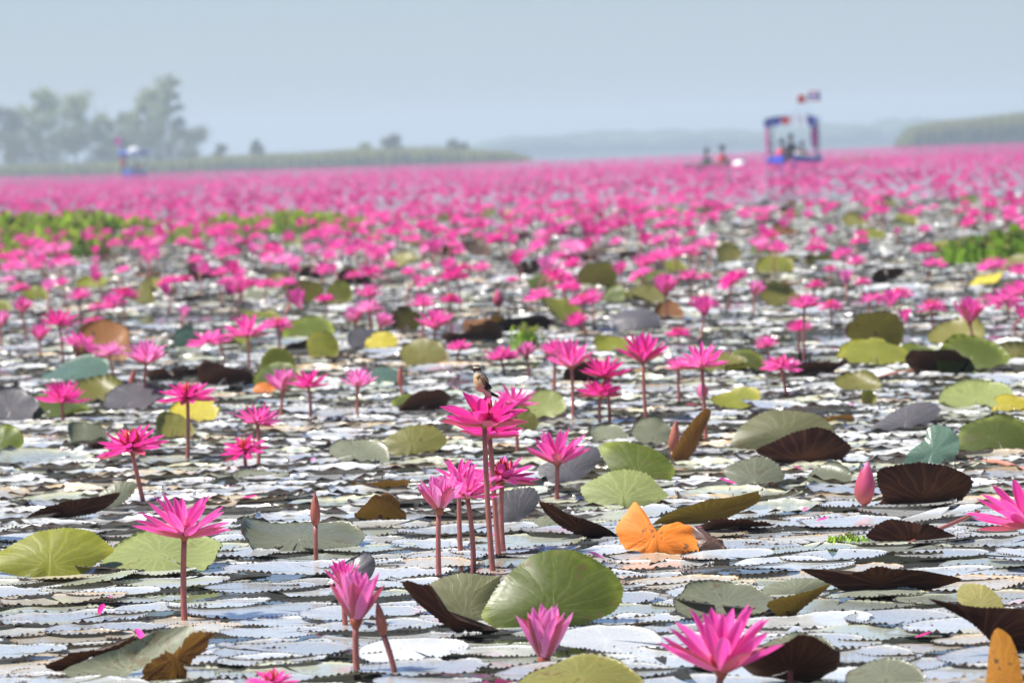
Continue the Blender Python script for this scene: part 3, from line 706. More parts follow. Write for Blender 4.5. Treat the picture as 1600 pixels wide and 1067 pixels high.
# ================================================================== HERO LEAVES
LANDMARKS = []
def leaf(x0, x1, yt, yb, mat, face, label, seed, sub=.12, yaw=0, bank_=0, spin=None, ell=1.0, lm=None, small=False, **kw):
    cx = (x0 + x1) / 2; P = ground(cx, yb); s = P.y / FPX
    Rr = (x1 - x0) * s / 2; H = (yb - yt) * s; sd = 2 * Rr * ell * (1 - sub)
    a = math.asin(max(.02, min(.97, H / sd - .03)))
    r = random.Random(seed * 7 + 1)
    p = dict(cup=r.uniform(-.12, .10), saddle=r.uniform(-.08, .08), sadang=r.uniform(0, 3.1), wave=r.uniform(.02, .05), lift=.05, tooth=.03, teeth=46, notch=.03, tear=r.choice((0, .1, .2, .3)))
    if 'rolls' not in kw and r.random() < .6: p['rolls'] = ((r.uniform(0, 6.28), r.uniform(.25, .5), r.uniform(.9, 1.8)),)
    p.update(kw)
    me = leaf_mesh("blade", [M[mat]], R=Rr, seed=seed, ell=1.0, **p)
    if spin is None: spin = r.uniform(-.8, .8) + (PI if face == 'under' else 0)
    low = -sub * 2 * Rr * ell * math.sin(a)
    yo = Rr * ell * math.cos(a) * (1 - sub)
    if face == 'top': Mx = Matrix.Rotation(a, 4, 'X')
    else: Mx = Matrix.Rotation(-a, 4, 'X'); yo = -yo * .6
    root = empty("raised_lily_leaf", (P.x, P.y, 0))
    tag(root, label, "lily leaf", "lily leaves tilted up out of the water")
    Mt = Matrix.Translation((0, yo, Rr * ell * math.sin(a) + low)) @ Matrix.Rotation(R_(yaw), 4, 'Z') @ Matrix.Rotation(R_(bank_), 4, 'Y') @ Mx @ Matrix.Diagonal((1, ell, 1, 1)) @ Matrix.Rotation(spin, 4, 'Z')
    link("blade", me, root, Mt)
    st = MB(); c = Mt @ Vector((0, 0, -.002)); st.tube([c, c + Vector((0, .03 if face == 'top' else -.01, -.04)), Vector((c.x, c.y + .06, -.15))], [.005, .005, .005], 6); st.build("stalk", M['stem'], root)
    if lm: LANDMARKS.append((lm, cx, (yt + yb) / 2))
    ALLF.append((cx, (yt + yb) / 2, root)); return root

PI = math.pi
HL = [
 (145,342,836,902,'pale','top',"pale grey-green leaf lying behind the stem of the tall pale lily",2,dict(sub=.05,cup=-.1)),
 (365,572,815,866,'grey','top',"long low grey leaf behind the brown bud",6,dict(sub=.05,cup=-.12)),
 (510,612,690,728,'grey','top',"slanting grey leaf next to the olive domed leaf",10,dict(bank_=14,sub=.05)),
 (985,1058,655,700,'grey','top',"pale grey leaf behind the standing rust leaf",19,dict(bank_=20)),
 (1498,1625,646,712,'green','top',"broad grey-green leaf cut by the photo's edge behind the pink stem",25,dict(sub=.1)),
 (1262,1335,728,762,'grey','top',"pale grey leaf scrap just behind the closed pink bud",27,dict()),
 (1090,1212,806,830,'dark','under',"thin dark leaf edge below the narrow olive folded leaf",281,dict(sub=.05)),
 (1058,1212,916,972,'grey','top',"soft grey leaf directly behind the magenta flower",32,dict(sub=.1)),
 (1155,1312,998,1075,'dark','under',"dark veined dome leaf below the magenta flower",33,dict(sub=.1,cup=.2)),
 (1190,1312,988,1050,'grey','top',"grey leaf rim peeping over the dark veined dome leaf",331,dict(sub=.1)),
 (1325,1452,1033,1085,'grey','top',"grey-green leaf top at the bottom edge past the magenta flower",34,dict(sub=.1)),
 (800,1012,1034,1090,'olive','top',"olive green leaf at the bottom edge under the half-closed flower",37,dict(sub=.1,cup=-.15)),
 (1310,1428,527,572,'ygreen','top',"bright green lens leaf before the dark olive upright leaf",38,dict(sub=.03,cup=-.1,lm="the bright green lens leaf")),
 (1322,1413,478,545,'olive','under',"dark olive upright round leaf standing in the middle distance",39,dict(sub=.1,lm="the dark olive upright leaf")),
 (1412,1520,535,585,'dark','under',"dark brown folded leaf beside the bright green lens leaf",40,dict(bank_=14)),
 (1108,1192,611,642,'ygreen','top',"yellow-green leaf with orange tip behind the rust leaf",41,dict(bank_=-8)),
 (1342,1373,602,635,'ygreen','top',"very small yellow-green leaf standing alone on the pads",42,dict(yaw=30)),
 (1474,1588,600,643,'pale','top',"pale olive leaf behind the blue-green leaf",43,dict()),
 (1552,1612,614,648,'yellow','top',"torn yellow leaf at the photo's edge",44,dict(tear=.4)),
 (1284,1334,642,664,'brown','under',"red-brown small ribbed leaf curl behind the grey domed leaf",45,dict()),
 (262,342,620,664,'yellow','top',"yellow leaf directly behind the flat-topped pink lily",46,dict(lm="the yellow leaf")),
 (235,302,648,686,'olive','top',"dark olive leaf below the yellow leaf",47,dict(bank_=20)),
 (102,168,660,698,'grey','top',"grey leaf behind the leaning lily",48,dict(bank_=12)),
 (140,245,682,706,'dark','under',"dark leaf edge under the leaning lily's bloom",481,dict()),
 (-30,36,663,712,'green','top',"dark green leaf at the photo's edge",49,dict()),
 (-30,60,610,660,'slate','top',"dark slate leaf at the photo's edge, above the green one",50,dict()),
 (114,208,498,568,'brown','top',"large brown domed leaf behind two pink lilies",51,dict(sub=.15,lm="the brown domed leaf")),
 (405,462,540,592,'ygreen','top',"yellow-olive leaf standing below the pair of pink lilies",52,dict(yaw=15)),
 (478,532,516,560,'ygreen','top',"bright yellow-green leaf in the middle distance beside a green one",53,dict(bank_=15)),
 (270,318,494,550,'teal','top',"upright blue-green leaf behind the pale lily pair",54,dict(yaw=20,lm="the upright blue-green leaf")),
 (440,524,496,535,'green','top',"mid green leaf behind the pair of pink lilies",55,dict()),
 (608,658,473,520,'olive','under',"olive upright leaf beside the tall mid-distance lily",56,dict(yaw=20,bank_=20)),
 (568,622,518,548,'yellow','top',"yellow leaf beside the black leaf fold in the middle distance",57,dict()),
 (622,702,530,574,'olive','top',"olive-grey leaf at the foot of the mid-distance lily",58,dict()),
 (958,1034,474,518,'slate','top',"grey-brown domed leaf in the middle distance",59,dict(cup=-.25,lm="the grey-brown domed leaf")),
 (1022,1070,468,504,'brown','top',"brown-olive leaf beside the grey-brown domed leaf",60,dict()),
 (902,966,403,450,'olive','under',"olive leaf standing upright far back in open water",61,dict(lm="the far olive leaf")),
 (820,888,612,655,'pale','top',"pale green leaf next to the bird's flower",62,dict(sub=.2)),
 (790,842,628,680,'olive','top',"olive-green leaf tucked behind the bird's flower",63,dict()),
 (612,672,612,640,'green','top',"green leaf half under a brown curl, before the bird's flower",64,dict()),
 (625,705,610,645,'dark','under',"brown curled leaf over the small green leaf",65,dict(bank_=-12)),
 (308,402,566,604,'dark','under',"dark brown folded leaf behind the flat-topped lily",66,dict(rolls=((0,.2,1.2),))),
 (552,634,572,604,'teal','top',"grey-green leaf behind the small pale lily",67,dict()),
 (208,256,433,478,'olive','top',"olive and yellow folded leaf far back",68,dict(yaw=-25,rolls=((0,.1,2.0),))),
 (448,506,438,474,'olive','under',"olive arched leaf far back with black shade below",69,dict(cup=.2)),
 (508,552,428,476,'ygreen','top',"yellowish upright leaf far back",70,dict()),
 (918,982,664,694,'grey','top',"grey-green leaf behind the green spotted leaf",71,dict()),
 (1122,1202,547,584,'green','top',"green leaf under the open lily near the small pink bud",72,dict()),
 (553,638,783,816,'brown','under',"dry brown folded leaf lying on the pads",73,dict(ell=.7,rolls=((PI/2,0,1.5),),lm="the dry brown leaf")),
 (548,642,744,766,'brown','under',"low reddish-brown leaf edge behind the dry brown leaf",74,dict()),
 (1118,1158,374,412,'olive','top',"olive leaf far back near the bright hyacinth clump's level",75,dict()),
 (1184,1242,398,428,'ygreen','top',"broad olive-yellow leaf far back in a dark gap",76,dict()),
 (1254,1312,395,416,'green','under',"dark green leaf fold far back",77,dict()),
 (50,170,560,598,'teal','top',"blue-green slanted leaf below the brown domed leaf",78,dict(bank_=-10)),
 (160,262,600,646,'slate','top',"dark slate leaf with a folded brown edge behind the flat-topped lily",79,dict(rolls=((.2,.3,1.2),))),
 (395,470,565,612,'green','top',"grey-green leaf right behind the clustered lilies",80,dict()),
 (395,430,596,618,'orange','top',"small orange leaf below the dark brown folded leaf",81,dict()),
 (360,450,735,752,'grey','top',"low grey leaf below the two stacked pink lilies",82,dict()),
 (495,600,870,915,'slate','top',"thin slate leaf sliver behind the lily and bud pair",83,dict(bank_=-25,ell=.4)),
 (690,790,508,536,'dark','under',"black leaf fold behind the small round pink lily",84,dict()),
 (760,860,490,512,'dark','under',"black leaf fold beside the pale bud in the middle distance",85,dict()),
 (540,610,512,548,'slate','top',"black and grey folded leaf before the pale pink cluster",86,dict(bank_=20)),
 (880,960,560,600,'dark','under',"dark leaf behind the row of magenta lilies",87,dict()),
 (1230,1330,560,590,'dark','under',"dark low leaf behind the flat lily with the slanted stem",88,dict()),
]
for (x0, x1, yt, yb, mat, face, lab, sd, kw) in HL:
    kw.pop('spotless', None)
    leaf(x0, x1, yt, yb, mat, face, lab, sd, **kw)

# leaves with measured outlines
def traced(outline, mat, face, label, seed, tilt=58, teeth=True, bulge=.10, wave=.02, lm=None, parent=None, yoff=0., part="blade", rag=0.):
    """a leaf whose outline was measured on the photograph, stood on the water as a curved tilted blade of real size"""
    n = len(outline); Q = []
    for i in range(n):                      # smooth the measured corners
        p0, p1, p2, p3 = (Vector(outline[(i + k - 1) % n]).to_2d() for k in range(4))
        m_ = max(2, int((p2 - p1).length / 3.2))
        for k in range(m_):
            t = k / m_; Q.append(.5 * ((2 * p1) + (p2 - p0) * t * .8 + (2 * p0 - 5 * p1 + 4 * p2 - p3) * t * t * .0 + (p2 - p1) * 2 * t * .6 + (p2 - p1) * 0))
            Q[-1] = p1.lerp(p2, t) + ((p2 - p0) * (t * (1 - t) ** 2) - (p3 - p1) * (t * t * (1 - t))) * (.32 if not rag else .08)
            if rag: Q[-1] = Q[-1] + Vector((noise.noise((Q[-1].x * .16, Q[-1].y * .16, seed)), noise.noise((Q[-1].x * .16, Q[-1].y * .16, seed + 9)))) * rag
    xs = [q.x for q in Q]; ys = [q.y for q in Q]; cx = (min(xs) + max(xs)) / 2; yb = max(ys); c2 = Vector((sum(xs) / len(xs), sum(ys) / len(ys)))
    P = ground(cx, yb); P.y += yoff; s = P.y / FPX; a = R_(tilt if face == 'top' else 180 - tilt)
    nrm = Vector((0, -math.sin(a), math.cos(a))); nrm = nrm if face == 'top' else -nrm      # upper side of the leaf
    if face != 'top': nrm = Vector((0, math.sin(a), -math.cos(a)))
    def on_plane(q):
        d = ray(q.x, q.y); o = Vector((0, 0, CAM_H)); t = (P - o).dot(nrm) / d.dot(nrm); return o + d * t
    r = random.Random(seed); ph = [r.uniform(0, 6.28) for _ in range(4)]; size = (max(xs) - min(xs)) * s / 2
    C = on_plane(c2); V = []; rad = []; an = []; vc = Vector((cx, yb - (yb - min(ys)) * .22)); fr_ = (.0, .3, .58, .8, .93, 1.0)
    def put(q, f, i):
        p = on_plane(q); ang = math.atan2(q.x - vc.x, -(q.y - vc.y) * 1.5)
        p = p + nrm * size * (bulge * (1 - f * f) + wave * f * f * (math.sin(3 * ang + ph[0]) + .6 * math.sin(7 * ang + ph[1]) + .3 * math.sin(13 * ang + ph[2])))
        V.append(p); rad.append(max(.05, min(1, (q - vc).length * s / (size * 1.1)))); an.append(ang / 6.2832 + .5)
    put(c2, 0, 0); m_ = len(Q)
    for f in fr_[1:]:
        for i, q in enumerate(Q):
            qq = c2.lerp(q, f)
            if f == 1.0 and teeth: qq = qq + (q - c2).normalized() * (1.3 if i % 2 else -.9)
            put(qq, f, i)
    F = [(0, 1 + i, 1 + (i + 1) % m_) for i in range(m_)]
    for k in range(len(fr_) - 2):
        A = 1 + k * m_; B_ = A + m_; F += [(A + i, B_ + i, B_ + (i + 1) % m_, A + (i + 1) % m_) for i in range(m_)]
    # orient so that the upper side is the front
    e = (V[F[0][1]] - V[0]).cross(V[F[0][2]] - V[0])
    if e.dot(nrm) < 0: F = [q[::-1] for q in F]
    root = parent
    if root is None:
        root = empty("raised_lily_leaf", (P.x, P.y, 0)); tag(root, label, "lily leaf", "lily leaves tilted up out of the water")
        if lm: LANDMARKS.append((lm, cx, (min(ys) + yb) / 2))
        ALLF.append((cx, (min(ys) + yb) / 2, root))
    O = Vector(root.location); me = mesh(part, [v - O for v in V], F, [M[mat]])
    for nm, d in (("rad", rad), ("ang", an)): me.attributes.new(nm, 'FLOAT', 'POINT').data.foreach_set("value", d)
    o = link(part, me, root)
    if parent is not None and label: o["label"] = label
    return root
traced([(-8,864),(30,844),(64,829),(104,826),(143,830),(170,849),(178,861),(148,881),(114,903),(59,904),(15,897),(-22,888)], 'ygreen', 'top', "yellow-green leaf with scalloped rim beside the tall pale pink lily", 1, 50, lm="the large yellow-green leaf")
t_ = traced([(37,811),(64,794),(99,784),(143,777),(188,768),(173,787),(148,802),(99,810),(54,814)], 'dark', 'under', "dark maroon folded leaf with a grey tip, above the yellow-green leaf", 3, 62, lm="the dark folded leaf")
traced([(150,785),(160,766),(188,752),(214,755),(205,775),(185,790),(160,800)], 'grey', 'top', "grey upper side of the folded leaf", 31, 55, parent=t_, part="folded_half")
t_ = traced([(99,1049),(133,1029),(198,1009),(247,985),(296,975),(304,990),(287,1014),(247,1029),(198,1054),(168,1066),(119,1062)], 'grey', 'top', "grey-green leaf curled along its edge at the bottom corner", 4, 40, bulge=-.12)
traced([(69,1039),(114,1019),(163,1014),(212,992),(200,1010),(133,1031),(89,1052)], 'dark', 'under', "dark folded edge of the corner leaf", 41, 60, parent=t_, part="folded_edge", rag=3)
traced([(212,1066),(237,1034),(277,1014),(296,986),(336,985),(321,1014),(291,1039),(287,1066)], 'brown', 'under', "shrivelled brown leaf curl lying on the grey-green corner leaf", 5, 65, wave=.12, rag=9)
traced([(755,969),(753,956),(768,929),(789,902),(822,873),(856,861),(890,860),(924,869),(957,891),(973,915),(971,939),(954,959),(924,972),(883,980),(822,980),(782,985)], 'green', 'top', "big round bright green leaf standing behind the half-closed pink flower", 7, 52, bulge=.12, lm="the big round green leaf")
t_ = traced([(668,916),(691,902),(721,895),(748,898),(775,900),(785,898),(768,929),(760,949),(765,982),(725,972),(687,948)], 'olive2', 'top', "dark grey-green folded leaf leaning against the big round green leaf", 8, 60, yoff=.03)
traced([(628,912),(637,907),(657,913),(674,915),(688,943),(718,968),(755,981),(782,985),(755,992),(718,990),(687,970),(654,943)], 'dark', 'under', "dark turned-up edge of the folded leaf", 81, 66, parent=t_, part="folded_edge")
traced([(589,698),(609,681),(639,666),(673,663),(698,683),(693,698),(663,714),(624,714)], 'olive', 'top', "olive domed leaf before the bird's flower", 9, 48, lm="the olive domed leaf")
traced([(906,762),(940,743),(975,733),(1009,738),(1034,762),(1044,777),(1004,795),(950,798),(920,784)], 'pale', 'top', "pale green leaf just behind the orange leaf", 11, 46)
traced([(936,695),(975,690),(1014,697),(1044,716),(1055,738),(1039,756),(1004,754),(960,740),(942,715)], 'green', 'top', "green spotted leaf behind the pale green leaf", 12, 50, lm="the green spotted leaf")
traced([(839,730),(876,713),(910,696),(935,700),(938,718),(915,743),(886,758),(851,753)], 'slate', 'top', "dark grey leaf behind the cup-shaped pink lily stem", 13, 50)
traced([(777,772),(797,765),(831,761),(844,777),(834,797),(807,817),(780,820)], 'slate', 'top', "small slate leaf standing beside the tall double stem", 14, 60)
traced([(841,783),(863,788),(890,803),(924,815),(957,829),(968,846),(944,843),(910,838),(880,825),(853,802)], 'dark', 'under', "black curled leaf edge between the slate leaf and the orange leaf", 15, 60)
traced([(782,828),(809,817),(839,808),(863,803),(883,811),(900,826),(870,830),(822,830)], 'grey', 'top', "grey flat leaf in front of the black curled leaf edge", 151, 30)
t_ = traced([(961,824),(991,784),(1005,797),(1017,821),(1033,836),(1034,821),(1059,815),(1082,822),(1089,848),(1092,864),(1059,869),(1018,869),(978,857),(968,845)], 'orange', 'top', "bright orange torn decaying leaf with a brown tip", 16, 60, False, .12, .04, lm="the orange leaf", rag=3)
traced([(1080,821),(1106,830),(1126,843),(1137,859),(1120,865),(1092,865),(1087,848)], 'rot', 'top', "brown rotted tip of the orange leaf", 171, 60, False, .3, .09, parent=t_, part="leaf_tip", rag=5)
traced([(1107,637),(1090,648),(1068,676),(1048,712),(1050,726),(1070,723),(1087,702),(1101,670),(1111,648)], 'brown', 'under', "rust brown leaf standing on edge beside the pale bud", 18, 70, bulge=.2)
traced([(1142,690),(1162,662),(1191,644),(1219,639),(1247,643),(1275,648),(1294,659),(1302,678),(1235,702),(1178,703),(1147,698)], 'olive2', 'top', "large grey-green domed leaf behind the dark brown domed leaf", 20, 50, bulge=.15, lm="the grey domed leaf")
traced([(1180,705),(1203,691),(1237,677),(1272,668),(1297,673),(1319,686),(1331,700),(1306,722),(1225,728),(1203,718)], 'dark', 'under', "dark brown domed leaf underside with veins", 21, 62, bulge=-.2, lm="the dark brown domed leaf")
traced([(1130,734),(1150,721),(1178,714),(1203,717),(1219,730),(1226,746),(1203,763),(1169,764),(1141,752)], 'grey', 'top', "small round grey leaf before the dark brown domed leaf", 22, 42)
traced([(1359,673),(1375,658),(1400,639),(1428,630),(1453,628),(1470,639),(1459,656),(1431,673),(1391,678)], 'slate', 'top', "purple-grey lens-shaped leaf lying behind the blue-green leaf", 23, 42, lm="the purple-grey leaf")
traced([(1412,722),(1422,705),(1444,688),(1450,667),(1466,662),(1484,669),(1498,683),(1497,706),(1481,730),(1437,728)], 'teal', 'top', "blue-green pleated leaf standing behind the dark veined leaf", 24, 62, wave=.06, lm="the blue-green leaf")
traced([(1364,791),(1380,780),(1371,756),(1372,736),(1400,726),(1431,722),(1469,725),(1497,734),(1521,753),(1503,781),(1462,792),(1412,790)], 'dark', 'under', "large dark maroon leaf underside beside the closed pink bud", 26, 60, bulge=-.15, lm="the dark veined leaf")
traced([(1018,822),(1050,798),(1100,783),(1150,775),(1184,768),(1187,782),(1165,795),(1130,810),(1090,818),(1050,822)], 'brown2', 'under', "narrow olive-brown folded leaf with toothed edge", 28, 62)
traced([(1352,836),(1372,819),(1394,811),(1425,816),(1453,819),(1484,833),(1502,845),(1459,847),(1412,848),(1375,847)], 'dark', 'under', "low black-brown domed leaf near the tuft of algae", 29, 60, bulge=-.2)
traced([(1250,888),(1290,890),(1330,898),(1370,885),(1420,889),(1490,900),(1502,908),(1440,926),(1340,928),(1290,908)], 'dark', 'under', "long black toothed leaf edge", 30, 60, lm="the long black leaf")
t_ = traced([(1174,932),(1208,910),(1258,903),(1306,907),(1262,928),(1208,938)], 'grey', 'top', "grey-olive leaf with brown underside turned up behind the magenta flower", 31, 40, yoff=.05)
traced([(1200,940),(1258,924),(1300,912),(1258,948),(1228,967),(1203,952)], 'brown2', 'under', "brown underside half of the folded leaf", 311, 60, parent=t_, part="folded_half")
traced([(1549,994),(1559,980),(1579,994),(1594,1034),(1597,1085),(1543,1085),(1543,1034)], 'orange2', 'top', "orange-brown leaf standing upright in the bottom corner", 35, 66, False)
traced([(1495,925),(1505,912),(1539,914),(1564,934),(1567,955),(1534,955),(1500,942)], 'yellow2', 'top', "yellowish rolled leaf tip above the upright orange-brown leaf", 36, 60)
traced([(1450,935),(1495,942),(1534,948),(1620,955),(1620,1000),(1574,1032),(1546,1000),(1515,970)], 'dark', 'under', "black leaf underside behind the upright orange-brown leaf", 361, 66)

